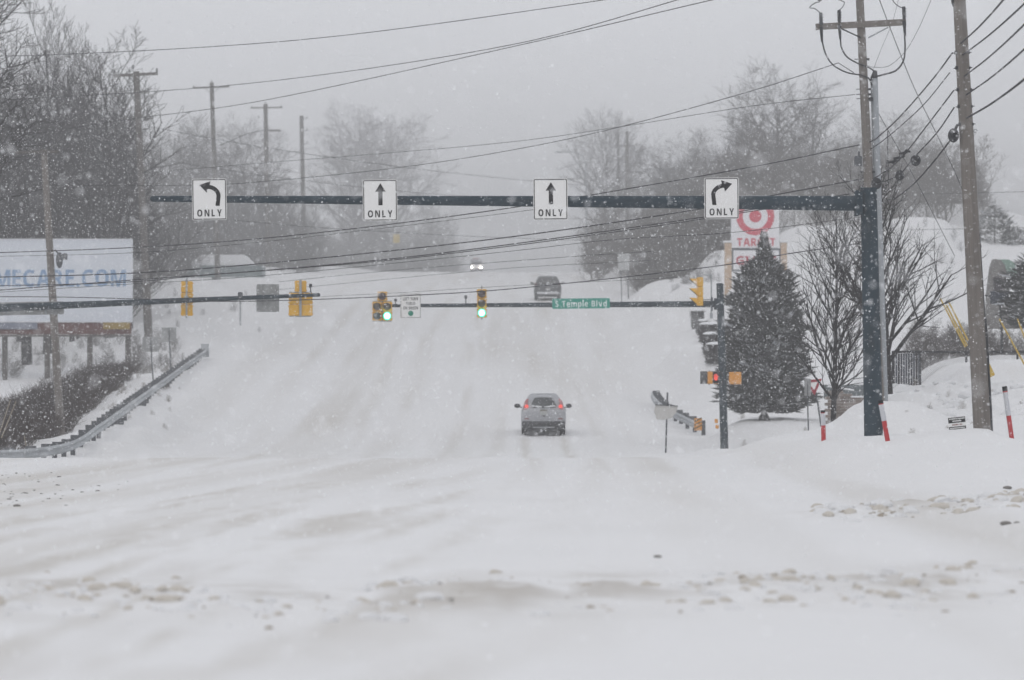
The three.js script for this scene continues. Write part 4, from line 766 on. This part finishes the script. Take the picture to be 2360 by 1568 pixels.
{ // stepped block wall, of single blocks, half under the snow
  const d = 124, t = thing('block_wall', 'low brown stone block wall stepping down into the snow behind the bare tree', 'wall', P(1950, 960, d)), k = d / F, r = rng(33);
  const bw = 14 * k, bh = 7 * k, cols = [[-62, 2], [-48, 5], [-34, 8], [-20, 9], [-6, 9], [8, 9], [22, 7], [36, 6], [50, 6]], stone = [0, 1, 2, 3].map((i) => mat(0.16 + 0.025 * i, 0.135 + 0.02 * i, 0.12 + 0.017 * i, 0.95));
  for (let row = 0; row < 11; row++) for (let c = -5; c < 6; c++) {
    const x = (c + (row % 2) * 0.5) * 14, y = -row * 7, top = x < -40 ? 66 : x < 12 ? 64 - (x + 40) * 0.2 : 44;
    if (60 + y > top + 3 || x < -48) continue;
    part(t, 'block', new RoundedBoxGeometry(bw * 0.97, bh * 0.95, 0.3, 1, 0.008).translate(x * k, (60 + y - 4) * k, (r() - 0.5) * 0.03), stone[Math.floor(r() * 4)]);
  }
  part(t, 'snow_cap', [box(60 * k, 0.06, 0.36, -22 * k, 62 * k, 0, 0.03).rotateZ(-0.16), box(52 * k, 0.06, 0.36, 36 * k, 45 * k, 0, 0.03)], M.snow);
  solo('low_wall', box(3.2, 0.5, 0.25, 0, 0, 0, 0.02).translate(...P(2000, 903, 140)), mat(0.17, 0.2, 0.21, 0.9, { map: galvTex }), 'long grey-blue concrete wall behind the stone blocks', 'wall');
}
{ // tapered structure with a green arch, and the dark board on a post before it
  const d = 165, b = P(2300, 740, d), k = d / F, t = thing('arched_kiosk', 'grey tapered kiosk wall with a pale green arch beside the edge of the hill', 'kiosk', b);
  part(t, 'wall', sheet(poly([[-28, -18], [58, -18], [58, 40], [26, 40], [18, 95], [12, 128], [2, 140], [-10, 142], [-16, 125], [-24, 62]].map(([x, y]) => [x * k, y * k])), 1.2).translate(0, 0, -0.6), mat(0.27, 0.26, 0.25, 0.9, { map: galvTex }));
  part(t, 'niche', box(20 * k, 44 * k, 0.1, -4 * k, 78 * k, 0.62, 0.02), mat(0.035, 0.03, 0.035));
  part(t, 'arch', sheet(poly([[2, 141], [22, 141], [36, 132], [42, 108], [42, 96], [30, 98], [22, 112], [10, 126], [2, 130]].map(([x, y]) => [x * k, y * k])), 0.9).translate(0, 0, -0.4), mat(0.2, 0.3, 0.25, 0.9));
  const e = 140, p = P(2309, 822, e), s = thing('notice_board', 'dark blue notice board on a single post in front of the grey kiosk', 'sign', p), L = (x, y) => P(x, y, e).sub(p);
  part(s, 'post', rod(L(2310, 840), L(2306, 690), 0.055, 0.05, 10), M.iron); part(s, 'board', box(46 * e / F, 29 * e / F, 0.08, ...L(2305, 686).add(V(0, 0, 0.06)), 0.01), mat(0.03, 0.04, 0.06)); part(s, 'arm', rod(L(2270, 681), L(2290, 684), 0.03, 0.03, 6), M.iron);
}
for (const [x0, y0, x1, y1, d, l] of [[2167, 688, 2225, 800, 122, 'lowest of the three yellow guy guards left of the nearest pole'], [2181, 703, 2229, 797, 121.5, 'middle of the three yellow guy guards left of the nearest pole'], [2186, 695, 2231, 785, 121, 'uppermost of the three yellow guy guards left of the nearest pole'], [2303, 735, 2372, 860, 117, 'yellow guy guard crossing the post of the notice board'], [2345, 735, 2375, 815, 117, 'yellow guy guard farthest right at the dark conifer']]) solo('guy_guard', rod(P(x0, y0, d), P(x1, y1, d), 0.024, 0.03, 10), mat(0.5, 0.33, 0.03, 0.6), l, 'guy guard');
solo('guy_anchor', box(0.16, 0.32, 0.05, 0, 0, 0, 0.02).rotateZ(0.45).translate(...P(2281, 855, 100)), mat(0.5, 0.33, 0.03, 0.6), 'small yellow tab showing behind the nearest pole', 'anchor');
{ // snow-roofed house in the haze
  const d = 340, k = d / F, b = P(480, 640, d), t = thing('house', 'distant house with a snow-covered roof among the woods', 'house', V(b.x, b.y - 1, -d)), X = (px) => (px - 480) * k, Y = (py) => (640 - py) * k + 1;
  part(t, 'wall', box(7.5, Y(612), 5, X(505), Y(612) / 2, -2.5), mat(0.13, 0.17, 0.18, 0.9));
  part(t, 'roof', sheet(poly([[X(430), Y(616)], [X(447), Y(600)], [X(456), Y(590)], [X(462), Y(587)], [X(560), Y(587)], [X(590), Y(616)]]), 0.3).rotateX(-0.5).translate(0, Y(616) * 0.12, 0.15), M.snow);
  part(t, 'roof', sheet(poly([[X(430), Y(616)], [X(462), Y(587)], [X(560), Y(587)], [X(590), Y(616)]]), 5).translate(0, 0, -5.2), M.snow);
  const s = thing('shed', 'dark green-grey shed roofed with snow just left of the distant house', 'shed', V(xAt(395, d - 8), b.y - 1, -(d - 8)));
  part(s, 'wall', box(3.6, 2.3, 3, 0, 1.1, -1.5), mat(0.1, 0.14, 0.14, 0.9)); part(s, 'roof', box(3.9, 0.22, 3.4, 0, 2.36, -1.5, 0.08), M.snow);
}

// ---------------------------------------------------------------- trees
function grow(seed, o) {                                             // o: height, trunk, n: children per level, up: how steeply, first: where the crown begins, spread, twig
  const r = rng(seed), T = new Tubes(), C = new Tubes();
  const branch = (p, dir, len, rad, lev) => {
    const n = lev === 0 ? 7 : lev === 1 ? 4 : lev === 2 ? 3 : 2, pts = [p.clone()], rs = [rad], q = p.clone(), v = dir.clone(), end = lev === 0 ? 0.12 : 0.3;
    for (let k = 1; k <= n; k++) {
      v.add(V((r() - 0.5), (r() - 0.5), (r() - 0.5)).multiplyScalar(lev === 0 ? 0.1 : 0.26)); v.y += lev === 0 ? 0.06 : o.up * 0.16; v.normalize();
      q.addScaledVector(v, len / n); pts.push(q.clone()); rs.push(Math.max(o.twig * 0.7, rad * lerp(1, end, k / n)));
    }
    (lev === 0 ? T : C).tube(pts, rs, lev === 0 ? 8 : lev === 1 ? 4 : 3);
    const kids = o.n[lev]; if (!kids) return;
    const f0 = lev === 0 ? o.first : 0.15;
    for (let k = 0; k < kids; k++) {
      const u = f0 + (1 - f0) * Math.pow((k + r()) / kids, lev === 0 ? o.bias ?? 0.9 : 0.8), s = Math.min(n - 1, Math.floor(u * n)), f = u * n - s;
      const at = pts[s].clone().lerp(pts[s + 1], f), rr = lerp(rs[s], rs[s + 1], f), ax = pts[s + 1].clone().sub(pts[s]).normalize();
      const a = (k * 2.39996 + r() * 1.2), side = V(Math.cos(a), 0, Math.sin(a)); side.addScaledVector(ax, -side.dot(ax)).normalize();
      const open = (lev === 0 ? o.spread : o.spread * 0.95) * (0.75 + 0.5 * r()), d2 = ax.clone().multiplyScalar(Math.cos(open)).addScaledVector(side, Math.sin(open)); if (lev > 0 || o.up > 0.3) d2.y += o.up * 0.25; d2.normalize();
      const l2 = lev === 0 ? o.height * o.reach * (o.shape ? o.shape((u - f0) / (1 - f0)) : lerp(1, 0.45, u)) * (0.75 + 0.5 * r()) : len * lerp(0.62, 0.3, u) * (0.7 + 0.6 * r());
      branch(at, d2, l2, Math.min(rr * 0.75, Math.max(o.twig, l2 * 0.022)), lev + 1);
    }
  };
  branch(V(0, -0.4, 0), V((r() - 0.5) * 0.06, 1, (r() - 0.5) * 0.06).normalize(), o.height + 0.4, o.trunk, 0);
  return [T.geo, C.geo];
}
const KIND = {
  tall: [1, 2, 3].map((s) => grow(s, { height: 15, trunk: 0.24, n: [26, 8, 6], up: 0.85, first: 0.22, spread: 0.62, reach: 0.34, twig: 0.014 })),
  round: [11, 12].map((s) => grow(s, { height: 10, trunk: 0.26, n: [30, 9, 8], up: 0.35, first: 0.12, spread: 1.0, reach: 0.46, twig: 0.019, shape: (u) => 0.5 + 0.75 * Math.sin(Math.PI * (0.15 + 0.75 * u)) })),
  wide: [21, 22].map((s) => grow(s, { height: 11, trunk: 0.26, n: [24, 9, 7], up: 0.5, first: 0.2, spread: 0.85, reach: 0.46, twig: 0.014 })),
  thin: [31].map((s) => grow(s, { height: 11, trunk: 0.16, n: [16, 6, 4], up: 0.8, first: 0.3, spread: 0.65, reach: 0.36, twig: 0.012 })),
  vase: [41, 42].map((s) => grow(s, { height: 6, trunk: s === 41 ? 0.1 : 0.14, n: s === 41 ? [34, 9, 5] : [36, 7, 5], up: s === 41 ? 0.42 : 0.6, first: s === 41 ? 0.16 : 0.2, spread: s === 41 ? 0.7 : 0.8, reach: s === 41 ? 0.4 : 0.46, twig: 0.005, bias: 1.25, shape: (u) => lerp(1, 0.42, u) })),
  high: [61].map((s) => grow(s, { height: 16, trunk: 0.3, n: [30, 9, 8], up: 0.4, first: 0.5, spread: 0.95, reach: 0.3, twig: 0.012 })),
  bush: [51, 52, 53].map((s) => grow(s, { height: 3.2, trunk: 0.05, n: [16, 6, 4], up: 0.6, first: 0.05, spread: 0.8, reach: 0.6, twig: 0.011 })),
};
function tree(kind, v, px, top, d, label, group, turn = 0, m = M.bark, wide = 1, footY = null) {   // from the ground up to where its top shows
  const [tg, cg] = KIND[kind][v % KIND[kind].length], x = xAt(px, d), base = footY ? P(px, footY, d) : V(x, ground(x, d) - 0.2, -d), h = P(px, top, d).y - base.y;
  const t = thing('bare_tree', label, 'tree', base, turn, group), s = h / { tall: 16, round: 11.3, wide: 12.4, thin: 12, vase: 6.3, bush: 3.6, high: 17 }[kind];
  t.scale.set(s * wide, s, s * wide); part(t, 'trunk', tg, m); part(t, 'crown', cg, m); return t;
}
{
  const gw = 'bare trees crowded in the dark wood behind the billboard';
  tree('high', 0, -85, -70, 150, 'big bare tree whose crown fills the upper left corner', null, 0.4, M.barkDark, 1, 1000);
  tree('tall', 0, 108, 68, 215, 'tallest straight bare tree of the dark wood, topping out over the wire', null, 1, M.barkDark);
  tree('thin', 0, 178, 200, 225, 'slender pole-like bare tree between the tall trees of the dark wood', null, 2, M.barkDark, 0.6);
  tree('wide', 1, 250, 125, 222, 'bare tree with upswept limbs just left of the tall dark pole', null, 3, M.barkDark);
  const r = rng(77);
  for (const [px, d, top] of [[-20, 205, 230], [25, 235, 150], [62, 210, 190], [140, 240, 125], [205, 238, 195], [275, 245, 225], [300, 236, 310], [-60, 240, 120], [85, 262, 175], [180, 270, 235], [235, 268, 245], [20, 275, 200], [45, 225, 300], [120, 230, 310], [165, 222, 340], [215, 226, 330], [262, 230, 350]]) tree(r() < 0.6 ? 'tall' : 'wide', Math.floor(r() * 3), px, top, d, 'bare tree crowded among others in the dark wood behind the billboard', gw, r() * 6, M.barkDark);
  const gm = 'hazy bare trees along the hill between the faint poles';
  for (const [px, d, top] of [[372, 370, 405], [405, 400, 340], [432, 385, 275], [472, 420, 340], [525, 400, 360], [562, 430, 335], [600, 430, 400], [640, 460, 425], [668, 470, 410], [350, 300, 470], [385, 330, 450]]) tree(['tall', 'wide', 'round'][Math.floor(r() * 3)], Math.floor(r() * 3), px, top, d, 'hazy bare tree on the hill among the faint poles', gm, r() * 6, M.barkHazed);
  tree('round', 0, 808, 305, 620, 'round-crowned hazy tree above the second lane sign', null, 1, M.barkHazed, 0.72);
  tree('round', 1, 892, 318, 740, 'fainter tree right behind the round-crowned hazy tree', null, 2.2, M.barkHazed);
  tree('wide', 1, 1000, 470, 800, 'small pale tree at the far edge of the woods by the road', null, 1.2, M.barkHazed);
  tree('round', 1, 1403, 312, 455, 'dense narrow-crowned tree beside the street lamp', null, 0.3, M.barkHazed, 0.72);
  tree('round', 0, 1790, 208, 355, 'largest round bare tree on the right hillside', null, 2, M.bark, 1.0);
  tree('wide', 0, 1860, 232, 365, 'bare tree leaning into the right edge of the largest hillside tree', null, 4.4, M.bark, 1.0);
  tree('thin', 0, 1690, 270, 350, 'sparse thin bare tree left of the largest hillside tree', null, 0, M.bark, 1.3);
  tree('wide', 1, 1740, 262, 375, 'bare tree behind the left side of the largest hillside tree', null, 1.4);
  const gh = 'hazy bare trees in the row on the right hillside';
  for (const [px, d, top] of [[1500, 420, 430], [1530, 400, 375], [1580, 400, 355], [1625, 390, 385], [1660, 400, 355], [1920, 380, 370], [1965, 390, 320], [2060, 380, 310], [2110, 370, 380], [2160, 380, 345], [2210, 390, 410], [2080, 395, 380], [2260, 390, 480], [1560, 430, 420]]) tree(r() < 0.7 ? 'round' : 'wide', Math.floor(r() * 3), px, top, d, 'hazy bare tree in the row on the right hillside', gh, r() * 6, M.barkHazed);
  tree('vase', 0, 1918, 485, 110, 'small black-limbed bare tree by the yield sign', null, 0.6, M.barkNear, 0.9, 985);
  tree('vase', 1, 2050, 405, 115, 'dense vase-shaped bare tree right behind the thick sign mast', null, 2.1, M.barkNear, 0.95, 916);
  // woods that read as a mass
  const mass = (name, label, list, m) => { // list: [px0, px1, d0, d1, footY(px, d), h0, h1, n]
    const mats = [[], [], []];
    for (const [x0, x1, d0, d1, h0, h1, n, fy] of list) for (let k = 0; k < n; k++) {
      const d = lerp(d0, d1, r()), px = lerp(x0, x1, r()), x = xAt(px, d), h = lerp(h0, h1, r() * r()), y = fy ? P(px, fy(px, d), d).y : ground(x, d), q = new THREE.Matrix4().compose(V(x, y - 0.2, -d), new THREE.Quaternion().setFromAxisAngle(V(0, 1, 0), r() * 6.28), V(1, 1, 1).multiplyScalar(h / 3.2).multiply(V(1.15, 1, 1.15)));
      mats[Math.floor(r() * 3)].push(q);
    }
    mats.forEach((l, k) => { if (!l.length) return; const g = mergeGeometries(KIND.bush[k].map((x) => x.clone())), im = new THREE.InstancedMesh(g, m, l.length); l.forEach((q, i) => im.setMatrixAt(i, q)); im.name = numbered(name); tag(im, label, null, null, 'stuff'); im.castShadow = im.receiveShadow = true; scene.add(im); });
  };
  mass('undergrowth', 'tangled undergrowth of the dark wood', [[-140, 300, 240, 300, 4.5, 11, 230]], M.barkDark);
  mass('far_woods', 'distant woods fading into the snowfall', [[325, 430, 300, 400, 3, 6.5, 90], [420, 720, 380, 520, 3, 8, 150], [640, 1050, 640, 900, 4, 12, 170]], M.barkHazed);
  mass('hillside_brush', 'brown brush covering the right hillside', [[1355, 1480, 330, 390, 2.5, 5.5, 60], [1465, 1560, 282, 340, 2.5, 5, 90], [1540, 1700, 268, 335, 2.5, 6, 170], [1680, 1990, 300, 370, 2.5, 5.5, 150], [2000, 2270, 300, 360, 2, 6, 130]], mat(0.13, 0.118, 0.11, 0.95));
  mass('scrub', 'low scrub on the flat ground behind the fence', [[2095, 2245, 150, 172, 0.8, 1.5, 70], [2255, 2420, 148, 170, 0.8, 1.7, 50]], mat(0.085, 0.075, 0.07, 0.95));
  mass('hill_scrub', 'scattered scrub poking from the snowy hill', [[1545, 1660, 246, 262, 0.5, 1.3, 26], [1690, 1860, 225, 262, 0.4, 1.0, 14], [2120, 2270, 225, 252, 0.4, 1.0, 12], [380, 620, 235, 300, 0.3, 0.8, 16]], M.barkHazed);
  mass('dry_stalks', 'dry stalks poking from the snow banks beside the road', [[230, 420, 150, 196, 0.25, 0.6, 46], [1690, 1900, 120, 165, 0.2, 0.45, 16], [2080, 2359, 98, 118, 0.2, 0.5, 18]], mat(0.16, 0.13, 0.1, 0.95));
  mass('weeds', 'weeds under the billboard', [[-30, 330, 201, 218, 0.5, 1.3, 46], [300, 420, 190, 214, 0.6, 1.5, 34]], mat(0.13, 0.12, 0.112, 0.95));
}
{ // bank of brambles behind the left guardrail
  const r = rng(9), T = new Tubes();
  for (let k = 0; k < 7600; k++) {
    const u = Math.pow(r(), 0.8), d = lerp(121, 188, u), side = lerp(1.4, 1.0, u) + r() * lerp(5.2, 2.0, u), x = (d < 128 ? -15.6 - (128 - d) * 0.75 : lerp(-15.2, -17.6, (d - 128) / 60)) - side, y = ground(x, d);
    const h = lerp(0.4, 1.15, r()) * lerp(0.95, 0.72, u), a = r() * 6.28, l = 0.2 + 0.6 * r(), p = V(x, y - 0.05, -d), q = V(x + Math.cos(a) * l * 0.4, y + h * 0.65, -d + Math.sin(a) * l * 0.4), e = V(x + Math.cos(a) * l, y + h * (0.8 + 0.3 * r()), -d + Math.sin(a) * l);
    T.tube([p, q, e], [0.012, 0.01, 0.006], 3);
    for (let j = 0; j < 3; j++) { const s = q.clone().lerp(e, r()), b = r() * 6.28; T.tube([s, s.clone().add(V(Math.cos(b) * 0.22, 0.16 + 0.16 * r(), Math.sin(b) * 0.22))], [0.007, 0.004], 3); }
  }
  solo('bramble_bank', T.geo, mat(0.042, 0.028, 0.024, 0.95), 'dark brown brambles covering the bank behind the left guardrail', null, null, 'stuff');
}
const OUT = [[0, 0.7], [0.05, 0.95], [0.2, 1], [0.5, 0.98], [0.62, 0.93], [0.72, 0.78], [0.79, 0.48], [0.85, 0.22], [0.91, 0.1], [0.96, 0.04], [1, 0.005]];
const outline = (u) => { let k = 0; while (k < OUT.length - 2 && u > OUT[k + 1][0]) k++; return lerp(OUT[k][1], OUT[k + 1][1], (u - OUT[k][0]) / (OUT[k + 1][0] - OUT[k][0])); };
function conifer(seed, H, R, n, trunkTop) {                           // returns [trunk, needles] with snow-dusted sprays
  const r = rng(seed), T = new Tubes(), C = new Tubes();
  T.tube([V(0, -0.3, 0), V(0, 0.05, 0), V(0, 0.3, 0), V(0.01, 1, 0), V(0, H * 0.5, 0), V(0, H * 0.97, 0)], [0.26, 0.22, 0.1, 0.075, 0.05, 0.01], 10);
  for (let k = 0; k < n; k++) {
    const u = Math.pow(r(), 1.25), y = trunkTop + (H - trunkTop) * u, env = R * outline(u) * (0.72 + 0.5 * vnoise(u * 26, seed)), a = r() * 6.2832, env2 = env * (0.6 + 0.72 * vnoise(a * 2.6 + 3, u * 15 + seed)), rho = env2 * Math.sqrt(0.15 + 0.85 * r());
    if (r() > outline(u) + 0.07) continue;
    const p = V(Math.cos(a) * rho, y + (r() - 0.5) * 0.2, Math.sin(a) * rho), o = V(Math.cos(a), 0.2 + 0.75 * u - 0.35 * r() + 14 * Math.max(0, u - 0.86), Math.sin(a)).normalize(), L = (0.14 + 0.2 * r()) * Math.min(1, 0.35 + env * 1.2), s = V(-Math.sin(a), 0.3 * (r() - 0.5), Math.cos(a)).multiplyScalar(0.05 + 0.05 * r());
    const g = 0.55 + 0.9 * r(), snow = r() < 0.13 && vnoise(a * 1.5, u * 12) > 0.45 ? 1 : 0, c = snow ? [0.55, 0.57, 0.6] : [0.036 * g, 0.042 * g, 0.038 * g];
    for (let j = 0; j < 3; j++) { const b = p.clone().addScaledVector(o, L * 0.3 * j).addScaledVector(s, (j - 1) * 1.2), q = b.clone().addScaledVector(o, L).add(V((r() - 0.5) * 0.1, (r() - 0.4) * 0.1, (r() - 0.5) * 0.1)); C.tri(b.clone().add(s.clone().multiplyScalar(0.5)), b.clone().sub(s.clone().multiplyScalar(0.5)), q, c); C.tri(b.clone().add(V(0, 0.03, 0)), b.clone().add(V(0, -0.035, 0)), q, c); }
  }
  return [T.geo, C.geo];
}
const needle = new THREE.MeshStandardMaterial({ vertexColors: true, roughness: 0.9, side: THREE.DoubleSide });
function fir(label, px, footY, d, H, R, n, low, seed) { const [a, b] = conifer(seed, H, R, n, low), t = thing('conifer', label, 'tree', P(px, footY, d), seed); part(t, 'trunk', a, M.bark); part(t, 'crown', b, needle); }
fir('large dark conifer with a pointed top in front of the store sign', 1761, 967, 150, 7.25, 1.36, 15500, 0.35, 3);
fir('pointed conifer in the haze behind the grey kiosk', 2292, 600, 262, 4.0, 1.3, 1200, 0.2, 7);
fir('dark snow-dusted conifer reaching in at the right edge by the kiosk', 2405, 775, 138, 3.3, 1.2, 2400, 0.4, 8);
fir('small grey conifer under the far end of the round hillside tree', 2340, 610, 285, 3.0, 1.1, 900, 0.2, 15);
{ // clipped shrubs with snow caps beside the road
  const r = rng(61), gs = 'snow-capped clipped shrubs down the edge of the road';
  const spots = [[1607, 755, 228, 0.62, 1.0, 'drum-shaped clipped shrub farthest up the road edge'], [1619, 768, 222, 0.62, 0.72, 'second clipped shrub down the road edge with a round snow cap'], [1632, 790, 212, 0.95, 0.95, 'third clipped shrub down the road edge'], [1641, 815, 203, 0.95, 0.95, 'fourth clipped shrub down the road edge, half behind the mast'], [1648, 840, 195, 0.95, 0.9, 'lowest clipped shrub down the road edge, half behind the mast']];
  for (const [px, fy, d, w, h, l] of spots) {
    const t = thing('clipped_shrub', l, 'shrub', hit(px, fy, 150).add(V(0, -0.1, 0))), T = new Tubes();
    for (let k = 0; k < 2400; k++) { const a = r() * 6.28, rho = w * 0.5 * Math.sqrt(r()), y = h * r(), o = V(Math.cos(a), r() - 0.3, Math.sin(a)).normalize(), p = V(Math.cos(a) * rho * lerp(0.75, 1, y / h), y, Math.sin(a) * rho); T.tube([p, p.clone().addScaledVector(o, 0.1 + 0.1 * r())], [0.012, 0.006], 3); }
    part(t, 'foliage', T.geo, mat(0.06, 0.055, 0.055, 0.95)); part(t, 'snow_cap', new THREE.SphereGeometry(1, 14, 7, 0, 6.2832, 0, 1.57).scale(w * 0.5, 0.14, w * 0.5).translate(0, h + 0.02, 0), M.snow);
  }
}

// ---------------------------------------------------------------- clods on the snow and the falling flakes
{
  const r = rng(101), clod = (x, d, s, m, l, g) => { const o = solo('snow_clod', new THREE.IcosahedronGeometry(s, 1).scale(1.5, 0.6, 1).translate(x, ground(x, d) + s * 0.25, -d), m, l, 'snow clod', g); return o; };
  const grime = mat(0.2, 0.19, 0.18, 0.95), pale = mat(0.4, 0.37, 0.33, 0.95);
  const lone = hit(1515, 1286); clod(lone.x, -lone.z, 0.03, grime, 'single dark clod lying alone in the middle of the near snow');
  for (const [px, py, s, l] of [[2318, 1210, 0.05, 'larger dark clod at the side of the road past the dirty ridge'], [2344, 1207, 0.028, 'smaller dark clod next to the larger one past the dirty ridge'], [2322, 1128, 0.05, 'pale lump of snow on the dirty ridge'], [38, 1168, 0.04, 'dark clod at the far left of the near snow']]) { const p = hit(px, py); clod(p.x, -p.z, s, grime, l); }
  const g = [], q = [];
  const lump = (x, d, s) => { const o = new THREE.IcosahedronGeometry(s, 2), p = o.attributes.position, a = r() * 90; for (let i = 0; i < p.count; i++) { const k = 0.62 + 0.7 * vnoise(p.getX(i) / s * 1.6 + a, p.getZ(i) / s * 1.6 + p.getY(i) / s * 1.1 + 40); p.setXYZ(i, p.getX(i) * k * 1.5, p.getY(i) * k * 0.75, p.getZ(i) * k); } o.computeVertexNormals(); return o.rotateY(r() * 6.28).translate(x, ground(x, d) - s * 0.08, -d); };
  const heaps = [[], [], []], heapMats = [mat(0.67, 0.675, 0.685, 0.95), mat(0.52, 0.49, 0.445, 0.95), mat(0.33, 0.29, 0.24, 0.95)];
  for (let k = 0; k < 560; k++) { const x = lerp(-4.4, 5.4, r()), c = 31.2 + 0.8 * Math.sin(x * 0.9) + 1.6 * (fbm(x * 0.35, 7, 3) - 0.5) + 3.4 * sstep(2.6, 4.4, x), d = c + 0.4 + (r() + r() + r() - 1.5) * 2.9; if (fbm(x * 0.9 + 4, d * 0.35, 3) < 0.42) continue; const q = r(); heaps[q < 0.62 ? 0 : q < 0.93 ? 1 : 2].push(lump(x, d, lerp(0.02, q > 0.93 ? 0.045 : 0.095, r() * r()))); }
  for (let k = 0; k < 330; k++) { const x = lerp(4.2, 11, r()), d = 53 + (x - 5) * 0.9 + (r() + r() + r() - 1.5) * 2.6, q = r(); heaps[q < 0.6 ? 0 : q < 0.92 ? 1 : 2].push(lump(x, d, lerp(0.03, 0.15, r() * r()) * (q > 0.92 ? 0.5 : 1))); }
  for (let k = 0; k < 260; k++) { const x = lerp(11.5, 19, r()), d = lerp(100, 118, r()), q = r(); if (fbm(x * 0.5, d * 0.2, 3) < 0.45) continue; heaps[0].push(lump(x, d, lerp(0.06, 0.3, r() * r()))); }
  heaps.forEach((l, k) => solo('slush_heap', l, heapMats[k], ['white crumbled clods along the ploughed ridges', 'beige slush clods along the ploughed ridges', 'brown slush clods along the ploughed ridges'][k], null, null, 'stuff'));
  for (let k = 0; k < 60; k++) { const x = lerp(-4.5, 4.6, r()), c = 31.2 + 0.8 * Math.sin(x * 0.9) + 1.6 * (fbm(x * 0.35, 7, 3) - 0.5) + 3.4 * sstep(2.6, 4.4, x), d = c + (r() + r() - 1) * 2.6, s = 0.008 + 0.024 * r() * r(); (r() < 0.25 ? g : q).push(new THREE.IcosahedronGeometry(s, 0).scale(1.4, 0.7, 1).rotateY(r() * 6).translate(x, ground(x, d) + s * 0.2, -d)); }
  for (let k = 0; k < 110; k++) { const x = lerp(4.5, 10.5, r()), d = 53 + (x - 5) * 0.9 + (r() + r() - 1) * 3, s = 0.015 + 0.035 * r() * r(); (r() < 0.3 ? g : q).push(new THREE.IcosahedronGeometry(s, 0).scale(1.4, 0.7, 1).translate(x, ground(x, d) + s * 0.2, -d)); }
  for (let k = 0; k < 50; k++) { const d = lerp(55, 80, r()), x = xAt(lerp(0, 330, r() * r()), d), s = 0.01 + 0.022 * r() * r(); g.push(new THREE.IcosahedronGeometry(s, 0).scale(1.8, 0.6, 1).translate(x, ground(x, d) + s * 0.2, -d)); }
  solo('road_grit', g, grime, 'dark grit strewn over the near snow', null, null, 'stuff'); solo('road_grit', q, pale, 'pale crumbs of slush along the near ridge', null, null, 'stuff');
}
{
  const r = rng(2024), N = 640000, geo = new THREE.IcosahedronGeometry(1, 0), im = new THREE.InstancedMesh(geo, mat(0.88, 0.89, 0.91, 0.9), N), q = new THREE.Matrix4(), e = new THREE.Euler();
  for (let k = 0; k < N; k++) {
    const d = lerp(9, 150, r()), x = (r() - 0.5) * 54, y = lerp(-1.5, 19, r()), s = 0.0032 + 0.0078 * Math.pow(r(), 2.6);
    e.set(r() * 6, r() * 6, r() * 6); q.compose(V(x, y, -d), new THREE.Quaternion().setFromEuler(e), V(s * (1 + r()), s * (0.6 + 0.5 * r()), s)); im.setMatrixAt(k, q);
  }
  im.name = 'snowflakes'; tag(im, 'snowflakes falling through the air', null, null, 'stuff'); scene.add(im);
}
renderer.render(scene, camera);
